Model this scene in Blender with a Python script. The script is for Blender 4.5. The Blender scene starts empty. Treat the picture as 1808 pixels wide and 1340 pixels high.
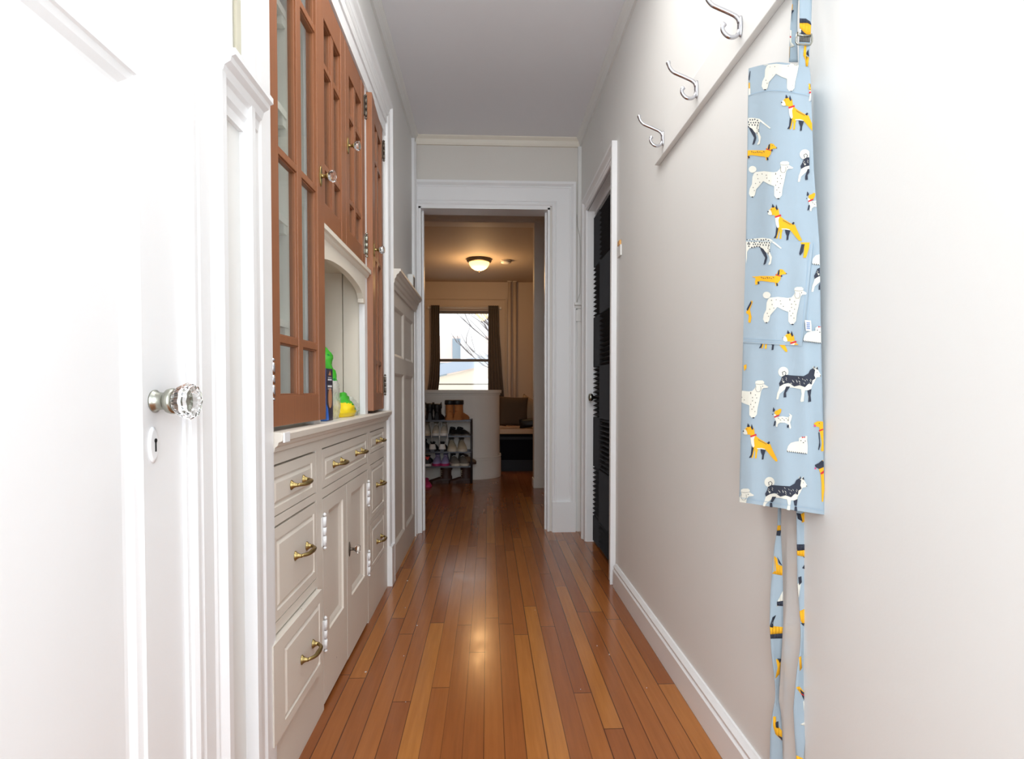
import bpy, bmesh, math, random
from mathutils import Vector, Matrix, noise as mnoise
random.seed(7)
SC = bpy.context.scene
COL = SC.collection
PI = math.pi

# ------------------------------------------------------------------ camera, world, lights, exposure
CAM_H = 0.94
YAW, PITCH, FPX = 0.042, 0.0245, 1000.0
cam_data = bpy.data.cameras.new('camera')
cam = bpy.data.objects.new('camera', cam_data)
COL.objects.link(cam)
cam.location = (0, 0, CAM_H)
cam.rotation_euler = (PI / 2 - PITCH, 0, -YAW)
cam_data.sensor_fit = 'HORIZONTAL'
cam_data.sensor_width = 36.0
cam_data.lens = FPX / 1808 * 36
cam_data.shift_y = (690 + FPX * math.tan(PITCH) - 670) / 1808
cam_data.clip_start = 0.02
cam_data.clip_end = 300
SC.camera = cam

world = bpy.data.worlds.new('world')
SC.world = world
world.use_nodes = True
bg = world.node_tree.nodes['Background']
bg.inputs[0].default_value = (0.93, 0.96, 1.0, 1)
bg.inputs[1].default_value = 1.6

SC.view_settings.view_transform = 'Standard'
SC.view_settings.look = 'None'
SC.view_settings.gamma = 1
SC.view_settings.exposure = 0.63
SC.view_settings.use_curve_mapping = False
SC.cycles.max_bounces = 10
SC.cycles.diffuse_bounces = 6
SC.cycles.transmission_bounces = 8
SC.cycles.transparent_max_bounces = 16
SC.cycles.caustics_reflective = False
SC.cycles.caustics_refractive = False
SC.cycles.sample_clamp_indirect = 4.0

def area(name, loc, rot, sx, sy, power, color=(1, 1, 1)):
    d = bpy.data.lights.new(name, 'AREA')
    d.shape = 'RECTANGLE'; d.size = sx; d.size_y = sy
    d.energy = power; d.color = color
    o = bpy.data.objects.new(name, d); COL.objects.link(o)
    o.location = loc; o.rotation_euler = rot
    return o
# the camera's flash, a little above the lens
fl = bpy.data.lights.new('flash', 'POINT'); fl.energy = 4.6; fl.shadow_soft_size = 0.05; fl.color = (0.92, 0.965, 1.0)
flo = bpy.data.objects.new('flash', fl); COL.objects.link(flo); flo.location = (0.02, -0.15, 1.25)
# added soft fill panel behind the camera, brightening the hallway; no real source
area('fill_behind', (0.06, -1.15, 1.35), (PI / 2, 0, 0), 1.05, 2.3, 27, (0.82, 0.92, 1.0))
# added fill lights under the hall ceiling, out of view, no known fixtures
area('fill_overhead', (0.06, 0.55, 2.56), (0, 0, 0), 0.5, 0.5, 1, (0.97, 0.985, 1.0))
area('fill_overhead', (0.06, 1.45, 2.55), (0, 0, 0), 0.6, 0.9, 9.0, (1, 0.985, 0.95))

# ------------------------------------------------------------------ materials
def new_mat(name):
    m = bpy.data.materials.new(name); m.use_nodes = True
    nt = m.node_tree
    return m, nt, nt.nodes['Principled BSDF']

def rgb(r, g, b):      # sRGB 0..255 -> linear
    def f(c):
        c /= 255
        return c / 12.92 if c <= .04045 else ((c + .055) / 1.055) ** 2.4
    return (f(r), f(g), f(b), 1)

def mathn(nt, op, a, b=None, c=None):
    n = nt.nodes.new('ShaderNodeMath'); n.operation = op
    for i, v in enumerate((a, b, c)):
        if v is None: continue
        if isinstance(v, (int, float)): n.inputs[i].default_value = v
        else: nt.links.new(v, n.inputs[i])
    return n.outputs[0]

def mixc(nt, fac, a, b, blend='MIX'):
    n = nt.nodes.new('ShaderNodeMix'); n.data_type = 'RGBA'; n.blend_type = blend
    for s, v in ((n.inputs[0], fac), (n.inputs[6], a), (n.inputs[7], b)):
        if isinstance(v, (int, float)): s.default_value = v
        elif isinstance(v, tuple): s.default_value = v
        else: nt.links.new(v, s)
    return n.outputs[2]

def coords(nt, scale=(1, 1, 1)):
    tc = nt.nodes.new('ShaderNodeTexCoord')
    mp = nt.nodes.new('ShaderNodeMapping')
    nt.links.new(tc.outputs['Object'], mp.inputs[0])
    mp.inputs['Scale'].default_value = scale
    return mp.outputs[0]

def noisen(nt, vec, scale, detail=3, rough=.5):
    n = nt.nodes.new('ShaderNodeTexNoise')
    n.inputs['Scale'].default_value = scale
    n.inputs['Detail'].default_value = detail
    n.inputs['Roughness'].default_value = rough
    nt.links.new(vec, n.inputs['Vector'])
    return n.outputs['Fac']

def rampn(nt, fac, stops):
    n = nt.nodes.new('ShaderNodeValToRGB')
    e = n.color_ramp.elements
    while len(e) < len(stops): e.new(0.5)
    for el, (p, c) in zip(e, stops):
        el.position = p; el.color = c
    nt.links.new(fac, n.inputs[0])
    return n.outputs[0]

def bumpn(nt, height, strength, dist=0.002):
    b = nt.nodes.new('ShaderNodeBump')
    b.inputs['Strength'].default_value = strength
    b.inputs['Distance'].default_value = dist
    nt.links.new(height, b.inputs['Height'])
    return b.outputs[0]

def paint(name, col, rough=.45, var=.04, bump=.15, scale=(40, 40, 6), chips=False):
    m, nt, p = new_mat(name)
    v = coords(nt)
    n1 = noisen(nt, v, 2.2, 4)
    dark = tuple(c * (1 - var * 2) for c in col[:3]) + (1,)
    c = mixc(nt, n1, dark, col)
    if chips:
        v3 = coords(nt, (1, 1, .5))
        ch = noisen(nt, v3, 55, 2)
        big = noisen(nt, v3, 5, 2)
        f = mathn(nt, 'MULTIPLY', mathn(nt, 'GREATER_THAN', ch, .77), mathn(nt, 'GREATER_THAN', big, .58))
        c = mixc(nt, f, c, rgb(70, 55, 50))
    nt.links.new(c, p.inputs['Base Color'])
    p.inputs['Roughness'].default_value = rough
    v2 = coords(nt, scale)
    nt.links.new(bumpn(nt, noisen(nt, v2, 6, 2), bump, .001), p.inputs['Normal'])
    return m

def plain(name, col, rough=.5, metal=0, bump=0, bscale=300, spec=None):
    m, nt, p = new_mat(name)
    v = coords(nt)
    n1 = noisen(nt, v, 14, 3)
    nt.links.new(mixc(nt, n1, tuple(c * .86 for c in col[:3]) + (1,), col), p.inputs['Base Color'])
    p.inputs['Roughness'].default_value = rough
    p.inputs['Metallic'].default_value = metal
    if spec is not None: p.inputs['Specular IOR Level'].default_value = spec
    if bump:
        nt.links.new(bumpn(nt, noisen(nt, v, bscale, 2), bump, .001), p.inputs['Normal'])
    return m

def wood(name, light, dark, grain=(60, 60, 3), rough=.38):
    m, nt, p = new_mat(name)
    g = noisen(nt, coords(nt, grain), 1.0, 6, .65)
    big = noisen(nt, coords(nt, (3, 3, 1.2)), 1.0, 2)
    c = mixc(nt, g, dark, light)
    c = mixc(nt, mathn(nt, 'MULTIPLY', big, .65), c, tuple(x * .62 for x in light[:3]) + (1,))
    nt.links.new(c, p.inputs['Base Color'])
    p.inputs['Roughness'].default_value = rough
    nt.links.new(bumpn(nt, g, .12, .001), p.inputs['Normal'])
    return m

def thin_glass(name, tint=(.97, .98, .97, 1)):
    m = bpy.data.materials.new(name); m.use_nodes = True
    nt = m.node_tree; nt.nodes.clear()
    out = nt.nodes.new('ShaderNodeOutputMaterial')
    tr = nt.nodes.new('ShaderNodeBsdfTransparent'); tr.inputs[0].default_value = tint
    gl = nt.nodes.new('ShaderNodeBsdfGlossy'); gl.inputs['Roughness'].default_value = .03
    fr = nt.nodes.new('ShaderNodeFresnel'); ge = nt.nodes.new('ShaderNodeNewGeometry')
    nt.links.new(mathn(nt, 'MULTIPLY_ADD', ge.outputs['Backfacing'], 1 / 1.48 - 1.48, 1.48), fr.inputs['IOR'])
    mx = nt.nodes.new('ShaderNodeMixShader')
    nt.links.new(fr.outputs[0], mx.inputs[0]); nt.links.new(tr.outputs[0], mx.inputs[1]); nt.links.new(gl.outputs[0], mx.inputs[2])
    nt.links.new(mx.outputs[0], out.inputs[0])
    return m

def crystal(name):
    m, nt, p = new_mat(name)
    p.inputs['Base Color'].default_value = (.98, .98, .97, 1)
    p.inputs['Transmission Weight'].default_value = 1
    p.inputs['Roughness'].default_value = .02
    p.inputs['IOR'].default_value = 1.5
    return m

def film(name, col, alpha):
    m, nt, p = new_mat(name)
    v = coords(nt)
    n = noisen(nt, v, 60, 3)
    p.inputs['Base Color'].default_value = col
    p.inputs['Roughness'].default_value = .18
    nt.links.new(mathn(nt, 'MULTIPLY', mathn(nt, 'ADD', n, .5), alpha), p.inputs['Alpha'])
    return m

def emit(name, col, strength):
    m, nt, p = new_mat(name)
    p.inputs['Base Color'].default_value = (.9, .85, .75, 1)
    p.inputs['Emission Color'].default_value = col
    p.inputs['Emission Strength'].default_value = strength
    return m

def floor_mat():
    m, nt, p = new_mat('oak_strip_floor')
    tc = nt.nodes.new('ShaderNodeTexCoord')
    sep = nt.nodes.new('ShaderNodeSeparateXYZ')
    nt.links.new(tc.outputs['Object'], sep.inputs[0])
    x, y = sep.outputs[0], sep.outputs[1]
    W, L = 0.0555, 1.15
    xs = mathn(nt, 'DIVIDE', mathn(nt, 'ADD', x, .013), W)
    row = mathn(nt, 'FLOOR', xs)
    fx = mathn(nt, 'FRACT', xs)
    wn = nt.nodes.new('ShaderNodeTexWhiteNoise'); wn.noise_dimensions = '1D'
    nt.links.new(row, wn.inputs['W'])
    ys = mathn(nt, 'ADD', mathn(nt, 'DIVIDE', y, L), mathn(nt, 'MULTIPLY', wn.outputs['Value'], 13.7))
    brd = mathn(nt, 'FLOOR', ys)
    fy = mathn(nt, 'FRACT', ys)
    cmb = nt.nodes.new('ShaderNodeCombineXYZ')
    nt.links.new(row, cmb.inputs[0]); nt.links.new(brd, cmb.inputs[1])
    wn2 = nt.nodes.new('ShaderNodeTexWhiteNoise'); wn2.noise_dimensions = '3D'
    nt.links.new(cmb.outputs[0], wn2.inputs['Vector'])
    r = wn2.outputs['Value']
    base = rampn(nt, r, [(0, rgb(142, 82, 42)), (.4, rgb(153, 91, 46)), (.8, rgb(166, 102, 50)), (1, rgb(180, 117, 55))])
    # grain: stretched along the board, shifted per board
    cmb2 = nt.nodes.new('ShaderNodeCombineXYZ')
    nt.links.new(mathn(nt, 'ADD', mathn(nt, 'MULTIPLY', x, 70), mathn(nt, 'MULTIPLY', r, 31)), cmb2.inputs[0])
    nt.links.new(mathn(nt, 'ADD', mathn(nt, 'MULTIPLY', y, 3.5), mathn(nt, 'MULTIPLY', r, 57)), cmb2.inputs[1])
    g = noisen(nt, cmb2.outputs[0], 1.0, 5, .62)
    gr = mathn(nt, 'MULTIPLY', mathn(nt, 'SUBTRACT', g, .36), 1.5)
    c = mixc(nt, gr, base, mixc(nt, .5, base, rgb(98, 50, 24)))
    # darker worn band and blotches
    bl = noisen(nt, coords(nt, (5, 1.3, 1)), 1.0, 3)
    c = mixc(nt, mathn(nt, 'MULTIPLY', mathn(nt, 'SUBTRACT', bl, .45), .7), c, rgb(120, 58, 30))
    ex = mathn(nt, 'MINIMUM', fx, mathn(nt, 'SUBTRACT', 1, fx))
    wv = mathn(nt, 'MULTIPLY_ADD', wn.outputs['Value'], .026, .008)
    ey = mathn(nt, 'MINIMUM', fy, mathn(nt, 'SUBTRACT', 1, fy))
    seam = mathn(nt, 'MAXIMUM', mathn(nt, 'LESS_THAN', ex, wv), mathn(nt, 'LESS_THAN', ey, .0014))
    c = mixc(nt, mathn(nt, 'MULTIPLY', seam, .8), c, rgb(52, 24, 12))
    nt.links.new(c, p.inputs['Base Color'])
    sc = noisen(nt, coords(nt, (18, 9, 1)), 1, 4)
    nt.links.new(mathn(nt, 'MULTIPLY_ADD', sc, .14, .13), p.inputs['Roughness'])
    p.inputs['Specular IOR Level'].default_value = .5
    h = mathn(nt, 'ADD', mathn(nt, 'MULTIPLY', g, .25), mathn(nt, 'SUBTRACT', 1, seam))
    nt.links.new(bumpn(nt, h, .25, .0006), p.inputs['Normal'])
    return m

def fabric(name, col, rough=.9, scale=900, var=.1):
    m, nt, p = new_mat(name)
    v = coords(nt)
    n = noisen(nt, v, scale, 2)
    n2 = noisen(nt, v, 9, 3)
    c = mixc(nt, n, tuple(x * (1 - 1.6 * var) for x in col[:3]) + (1,), col)
    c = mixc(nt, mathn(nt, 'MULTIPLY', n2, .25), c, tuple(min(1, x * .8) for x in col[:3]) + (1,))
    nt.links.new(c, p.inputs['Base Color'])
    p.inputs['Roughness'].default_value = rough
    p.inputs['Specular IOR Level'].default_value = .15
    nt.links.new(bumpn(nt, n, .2, .0006), p.inputs['Normal'])
    return m

M = dict(
    wall=paint('warm_white_wall_paint', (.77, .765, .745, 1), .6, .02, .12, (30, 30, 30)),
    trim=paint('white_gloss_trim_paint', (.84, .84, .845, 1), .35, .015, .1),
    ceil=paint('ceiling_paint', (.82, .82, .85, 1), .8, .02, .1, (60, 60, 60)),
    hutch=paint('cream_cabinet_paint', (.74, .685, .61, 1), .42, .03, .15, chips=True),
    niche=paint('ivory_niche_paint', (.78, .72, .62, 1), .45, .03, .1),
    inside=paint('pale_grey_green_shelf_paint', (.88, .88, .82, 1), .5, .03, .1),
    wood=wood('reddish_brown_varnish', rgb(172, 112, 73), rgb(112, 64, 40), (170, 170, 5)),
    floor=floor_mat(),
    glass=thin_glass('window_glass'),
    crystal=crystal('cut_glass'),
    nickel=plain('aged_nickel', (.42, .42, .36, 1), .25, 1),
    chrome=plain('bright_chrome', (.60, .60, .64, 1), .22, 1),
    brass=plain('aged_brass', (.36, .27, .11, 1), .36, 1, .3, 120),
    bronze=plain('dark_bronze', (.17, .14, .11, 1), .4, .8),
    ivory=plain('ivory_plastic', (.56, .52, .40, 1), .4),
    plastic=plain('white_plastic', (.80, .79, .76, 1), .4),
    foam=plain('black_acoustic_foam', (.05, .05, .054, 1), .95, 0, .6, 500, .1),
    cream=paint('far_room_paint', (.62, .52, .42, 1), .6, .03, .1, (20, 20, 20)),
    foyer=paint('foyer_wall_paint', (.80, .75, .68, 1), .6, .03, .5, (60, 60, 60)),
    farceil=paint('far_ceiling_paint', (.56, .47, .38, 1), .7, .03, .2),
    curtain=fabric('dark_brown_curtain', (.14, .118, .102, 1), .85, 500),
    apron=fabric('pale_blue_cotton', rgb(162, 178, 189), .9, 1500, .05),
    fab_white=fabric('print_cream_white', rgb(224, 222, 210), .9, 1500, .03),
    fab_yellow=fabric('print_mustard', rgb(240, 178, 45), .9, 1500, .06),
    fab_dark=fabric('print_charcoal', rgb(62, 66, 78), .9, 900, .2),
    fab_red=fabric('print_red', rgb(205, 55, 60), .9, 1500, .05),
    fab_grey=fabric('print_pale_grey', rgb(110, 110, 106), .9, 1500, .05),
    fab_pink=fabric('print_pink', rgb(215, 80, 130), .9, 1500, .05),
    stitch=fabric('seam_stitching', rgb(156, 180, 198), .9, 1500, .05),
    black=plain('black_leather', (.012, .012, .013, 1), .5, 0, .2, 200),
    rack=plain('dark_grey_rack_metal', (.07, .07, .078, 1), .4, .6),
    offwhite=plain('off_white_canvas', rgb(216, 205, 186), .8),
    white=plain('white_rubber', rgb(236, 232, 226), .6),
    beige=plain('beige_suede', rgb(202, 186, 158), .85),
    tan=plain('tan_nubuck', rgb(186, 118, 62), .85, 0, .2, 200),
    dbrown=plain('dark_brown_leather', rgb(62, 36, 26), .55),
    purple=plain('lilac_mesh', rgb(172, 158, 200), .8),
    lilac=plain('pale_pink_mesh', rgb(214, 184, 208), .8),
    magenta=plain('magenta_rubber', rgb(190, 50, 110), .6),
    red=plain('red_rubber', rgb(225, 60, 55), .5),
    greysh=plain('grey_suede', rgb(128, 120, 110), .85),
    pink=plain('hot_pink_rubber', rgb(215, 62, 120), .5),
    oak=wood('pale_oak', rgb(206, 160, 108), rgb(165, 118, 72), (3, 60, 60)),
    cushion=fabric('brown_cushion_fabric', (.10, .064, .04, 1), .9, 300),
    cushion2=fabric('tan_throw_fabric', (.40, .29, .19, 1), .9, 300, .15),
    trunk=plain('black_trunk', (.006, .006, .008, 1), .85, spec=.1),
    greyplastic=plain('grey_plinth', (.035, .037, .042, 1), .8, spec=.15),
    dark=plain('near_black', (.01, .01, .01, 1), .9),  # flat near-black; behind the drawers it stands for shade in the gaps
)

# ------------------------------------------------------------------ mesh helpers
class MB:
    def __init__(s): s.v = []; s.f = []; s.mi = []; s.sm = []; s.cur = 0; s.smooth = False
    def add(s, verts, faces, smooth=None):
        b = len(s.v); s.v += [Vector(v) for v in verts]
        for f in faces:
            s.f.append(tuple(i + b for i in f)); s.mi.append(s.cur); s.sm.append(s.smooth if smooth is None else smooth)
        return b
    def box(s, x0, x1, y0, y1, z0, z1):
        x0, x1 = min(x0, x1), max(x0, x1); y0, y1 = min(y0, y1), max(y0, y1); z0, z1 = min(z0, z1), max(z0, z1)
        s.add([(x0, y0, z0), (x1, y0, z0), (x1, y1, z0), (x0, y1, z0), (x0, y0, z1), (x1, y0, z1), (x1, y1, z1), (x0, y1, z1)],
              [(0, 3, 2, 1), (4, 5, 6, 7), (0, 1, 5, 4), (1, 2, 6, 5), (2, 3, 7, 6), (3, 0, 4, 7)], False)
        return s
    def rings(s, rings, closed=True, cap=True, smooth=True):
        n = len(rings[0]); b = len(s.v)
        vs = [p for r in rings for p in r]; fs = []
        for i in range(len(rings) - 1):
            for j in range(n if closed else n - 1):
                k = (j + 1) % n
                fs.append((i * n + j, i * n + k, (i + 1) * n + k, (i + 1) * n + j))
        s.add(vs, fs, smooth)
        if cap and closed:
            s.add(rings[0], [tuple(reversed(range(n)))], False); s.add(rings[-1], [tuple(range(n))], False)
        return s
    def tube(s, pts, r, n=10, cap=True, flat=1.0):
        pts = [Vector(p) for p in pts]; m = len(pts)
        rs = r if isinstance(r, (list, tuple)) else [r] * m
        prev = None; rings = []
        for i, p in enumerate(pts):
            t = (pts[min(i + 1, m - 1)] - pts[max(i - 1, 0)]).normalized()
            if prev is None:
                a = Vector((0, 0, 1)) if abs(t.z) < .9 else Vector((1, 0, 0))
                u = t.cross(a).normalized()
            else:
                u = (prev - t * prev.dot(t)).normalized()
            prev = u; w = t.cross(u)
            rings.append([p + u * math.cos(2 * PI * k / n) * rs[i] + w * math.sin(2 * PI * k / n) * rs[i] * flat for k in range(n)])
        return s.rings(rings, True, cap, True)
    def lathe(s, prof, origin, axis='Z', n=24, smooth=True, sign=1):
        o = Vector(origin); rings = []
        for r, h in prof:
            ring = []
            for k in range(n):
                a = 2 * PI * k / n; c, d = math.cos(a) * r, math.sin(a) * r
                h2 = h * sign
                ring.append(o + (Vector((c, d, h2)) if axis == 'Z' else Vector((h2, c, d)) if axis == 'X' else Vector((c, h2, d))))
            rings.append(ring)
        return s.rings(rings, True, True, smooth)
    def prism(s, prof, axis, t0, t1, smooth=False):
        # prof: list of 2-D points in the plane across the axis (axis X: (y,z); Y: (x,z); Z: (x,y))
        def P(a, b, t): return (t, a, b) if axis == 'X' else (a, t, b) if axis == 'Y' else (a, b, t)
        n = len(prof)
        vs = [P(a, b, t0) for a, b in prof] + [P(a, b, t1) for a, b in prof]
        fs = [(i, (i + 1) % n, n + (i + 1) % n, n + i) for i in range(n)] + [tuple(reversed(range(n))), tuple(range(n, 2 * n))]
        s.add(vs, fs, smooth); return s
    def sweep(s, path, prof, to3):
        # mitred casing: path of (a,b) points (right angles), prof (w outward to the left of travel, d proud of the wall)
        n = len(path); vs = []; k = len(prof)
        for i, (a, b) in enumerate(path):
            def nrm(p, q):
                dx, dy = q[0] - p[0], q[1] - p[1]; l = math.hypot(dx, dy); return (-dy / l, dx / l)
            ns = []
            if i > 0: ns.append(nrm(path[i - 1], path[i]))
            if i < n - 1: ns.append(nrm(path[i], path[i + 1]))
            ox = ns[0][0] if len(ns) == 1 else ns[0][0] + ns[1][0]
            oy = ns[0][1] if len(ns) == 1 else ns[0][1] + ns[1][1]
            for w, d in prof: vs.append(to3(a + ox * w, b + oy * w, d))
        fs = []
        for i in range(n - 1):
            for j in range(k):
                j2 = (j + 1) % k
                fs.append((i * k + j, i * k + j2, (i + 1) * k + j2, (i + 1) * k + j))
        fs += [tuple(range(k)), tuple(range((n - 1) * k, n * k))]
        s.add(vs, fs, False); return s
    def panel(s, to3, a0, a1, b0, b1, thick, panels, rings):
        # slab whose front (d=0) carries panels; rings: [(inset, depth)...] steps from the panel's rim inward
        A = sorted({a0, a1} | {p[0] for p in panels} | {p[1] for p in panels})
        B = sorted({b0, b1} | {p[2] for p in panels} | {p[3] for p in panels})
        def q(p): s.add([to3(*c) for c in p], [(0, 1, 2, 3)], False)
        for i in range(len(A) - 1):
            for j in range(len(B) - 1):
                ca, cb = (A[i] + A[i + 1]) / 2, (B[j] + B[j + 1]) / 2
                if any(p[0] < ca < p[1] and p[2] < cb < p[3] for p in panels): continue
                q([(A[i], B[j], 0), (A[i + 1], B[j], 0), (A[i + 1], B[j + 1], 0), (A[i], B[j + 1], 0)])
        for (p0, p1, r0, r1) in panels:
            prev = (p0, p1, r0, r1, 0)
            for ins, dep in rings:
                cur = (p0 + ins, p1 - ins, r0 + ins, r1 - ins, dep)
                o = [(prev[0], prev[2], prev[4]), (prev[1], prev[2], prev[4]), (prev[1], prev[3], prev[4]), (prev[0], prev[3], prev[4])]
                c = [(cur[0], cur[2], cur[4]), (cur[1], cur[2], cur[4]), (cur[1], cur[3], cur[4]), (cur[0], cur[3], cur[4])]
                for k in range(4):
                    k2 = (k + 1) % 4
                    q([o[k], o[k2], c[k2], c[k]])
                prev = cur
            q([(prev[0], prev[2], prev[4]), (prev[1], prev[2], prev[4]), (prev[1], prev[3], prev[4]), (prev[0], prev[3], prev[4])])
        # edges and back
        t = -thick
        q([(a0, b0, t), (a0, b1, t), (a1, b1, t), (a1, b0, t)])
        q([(a0, b0, t), (a0, b0, 0), (a0, b1, 0), (a0, b1, t)]); q([(a1, b0, 0), (a1, b0, t), (a1, b1, t), (a1, b1, 0)])
        q([(a0, b0, t), (a1, b0, t), (a1, b0, 0), (a0, b0, 0)]); q([(a0, b1, 0), (a1, b1, 0), (a1, b1, t), (a0, b1, t)])
        return s
    def build(s, name, mats, parent=None, bevel=0, fix=True):
        if not isinstance(mats, (list, tuple)): mats = [mats]
        off = Vector((0, 0, 0)); p = parent
        while p is not None:
            off += p.location; p = p.parent
        me = bpy.data.meshes.new(name)
        me.from_pydata([tuple(v - off) for v in s.v], [], s.f)
        for m in mats: me.materials.append(m)
        for pl, mi, sm in zip(me.polygons, s.mi, s.sm): pl.material_index = mi; pl.use_smooth = sm
        if fix:
            b = bmesh.new(); b.from_mesh(me)
            bmesh.ops.remove_doubles(b, verts=b.verts, dist=1e-6)
            bmesh.ops.recalc_face_normals(b, faces=b.faces)
            b.to_mesh(me); b.free()
        me.update()
        o = bpy.data.objects.new(name, me); COL.objects.link(o)
        if parent is not None: o.parent = parent
        if bevel:
            md = o.modifiers.new('edge', 'BEVEL'); md.width = bevel; md.segments = 2; md.limit_method = 'ANGLE'; md.angle_limit = math.radians(50)
        return o

def tag(o, label, cat, group=None, kind=None):
    o['label'] = label; o['category'] = cat
    if group: o['group'] = group
    if kind: o['kind'] = kind
    return o
def root(name, loc, label, cat, group=None):
    o = bpy.data.objects.new(name, None); COL.objects.link(o); o.location = loc; o.empty_display_size = .05
    return tag(o, label, cat, group)
def struct(o, label=None):
    o['kind'] = 'structure'
    if label: o['label'] = label
    return o
def copy_tree(o, parent=None):
    c = o.copy(); COL.objects.link(c)
    if parent is not None: c.parent = parent
    for ch in list(o.children): copy_tree(ch, c)
    return c

XL, XR, YE, ZC = -0.485, 0.615, 3.76, 2.60
def LW(a, b, d): return (XL + d, a, b)          # on the left wall: a = Y, b = Z, d = proud of the wall
def RW(a, b, d): return (XR - d, a, b)
def EW(a, b, d): return (a, YE - d, b)

def casing_profile(W, t=.02):
    return [(0, 0), (0, t * .55), (.008, t * .75), (.016, t * .75), (.02, t * .55), (.026, t * .5), (.03, t * .66), (W - .042, t * .66), (W - .036, t * .8), (W - .03, t * .62),
            (W - .024, t * .9), (W - .016, t * 1.25), (W, t * 1.25), (W, 0)]

# ------------------------------------------------------------------ the setting
b = MB(); b.box(-2.2, 2.2, -1.3, 8.85, -.1, 0); struct(b.build('floor', M['floor']))
b = MB(); b.box(-.7, .9, -1.3, YE + .06, ZC, ZC + .1); struct(b.build('ceiling', M['ceil']))
b = MB(); b.box(-2.2, 2.2, YE + .06, 8.9, ZC, ZC + .1); struct(b.build('ceiling_far', M['farceil']))

HY0, HY1 = 1.232, 2.72                           # the hutch's opening in the left wall
b = MB()
b.box(XL - .12, XL, -1.3, .09, 0, ZC)
b.box(XL - .12, XL, .09, .922, 2.06, ZC)
b.box(XL - .12, XL, .922, HY0, 0, ZC)
b.box(XL - .12, XL, HY0, HY1, 2.20, ZC)
b.box(XL - .12, XL, HY1, YE, 0, ZC)
struct(b.build('wall_left', M['wall']))

DY0, DY1 = 2.79, 3.49                            # closet door opening in the right wall
b = MB()
b.box(XR, XR + .12, -1.3, DY0, 0, ZC)
b.box(XR, XR + .12, DY0, DY1, 2.045, ZC)
b.box(XR, XR + .12, DY1, YE, 0, ZC)
struct(b.build('wall_right', M['wall']))

OX0, OX1, OZ = -.45, .405, 2.145                  # doorway in the end wall
b = MB()
b.box(-.7, OX0, YE, YE + .12, 0, ZC)
b.box(OX1, .9, YE, YE + .12, 0, ZC)
b.box(OX0, OX1, YE, YE + .12, OZ, ZC)
struct(b.build('wall_end', paint('cream_wall_paint', (.71, .675, .625, 1), .6, .02, .12, (30, 30, 30))))
b = MB(); b.box(-.7, .9, -1.42, -1.3, 0, ZC); struct(b.build('wall_behind', M['wall']))

# crown strips
cp = lambda x, sg: [(x, ZC), (x + sg * .034, ZC), (x + sg * .034, ZC - .008), (x + sg * .02, ZC - .022), (x + sg * .014, ZC - .04), (x + sg * .012, ZC - .055), (x, ZC - .055)]
b = MB(); b.prism(cp(XL, 1), 'Y', -1.3, YE); struct(b.build('trim_1', M['wall']))
b = MB(); b.prism(cp(XR, -1), 'Y', -1.3, YE); struct(b.build('trim_2', M['wall']))
b = MB(); b.prism(cp(YE, -1), 'X', XL, XR); struct(b.build('trim_3', M['niche']))

# end doorway casing, jamb lining and stop
b = MB()
b.sweep([(OX1 + .018, 0), (OX1 + .018, OZ + .012), (XL, OZ + .012)], [(-w, d) for w, d in casing_profile(.155, .024)], EW)
b.box(OX0 - .035, OX0 - .003, YE - .024, YE, 0, OZ + .012)
b.box(OX1 + .02, OX1 + .175, YE - .034, YE, 0, .20)     # plinth block
struct(b.build('trim_4', M['trim']))
b = MB()
b.box(OX0 - .003, OX0 + .012, YE - .012, YE + .13, 0, OZ); b.box(OX1 - .012, OX1 + .003, YE - .012, YE + .13, 0, OZ)
b.box(OX0 - .003, OX1 + .003, YE - .012, YE + .13, OZ - .012, OZ + .012)
b.box(OX0 + .012, OX0 + .024, YE + .05, YE + .09, 0, OZ - .012); b.box(OX1 - .024, OX1 - .012, YE + .05, YE + .09, 0, OZ - .012)
struct(b.build('trim_5', M['trim']))
# narrow strip beside the casing with the end of the plate rail
b = MB()
b.box(.592, XR, YE - .02, YE, 0, 2.545); b.box(.582, .60, YE - .008, YE, 0, 1.475)
struct(b.build('trim_6', M['wall']))
b = MB()
b.prism([(YE, 1.475), (YE - .03, 1.485), (YE - .035, 1.50), (YE - .05, 1.505), (YE - .05, 1.52), (YE, 1.52)], 'X', .568, XR - .001)
b.box(.58, XR - .002, YE - .028, YE, 1.40, 1.475)
struct(b.build('trim_7', M['wall']))

# left wall strip in the far corner
b = MB()
b.prism([(XL, 3.66), (XL + .018, 3.66), (XL + .02, 3.668), (XL + .014, 3.676), (XL + .014, 3.71), (XL + .022, 3.718), (XL + .022, 3.735), (XL, 3.735)], 'Z', 0, ZC - .055)
struct(b.build('trim_8', M['trim']))

# baseboards
bp = lambda x, sg, h: [(x, 0), (x + sg * .018, 0), (x + sg * .018, h - .03), (x + sg * .012, h - .024), (x + sg * .016, h - .012), (x + sg * .006, h), (x, h)]
b = MB(); b.prism(bp(XR, -1, .11), 'Y', -1.3, DY0 - .115); struct(b.build('baseboard_right', M['trim']))
b = MB(); b.prism(bp(XL, 1, .11), 'Y', -1.3, -.02); struct(b.build('baseboard_left', M['trim']))

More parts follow.
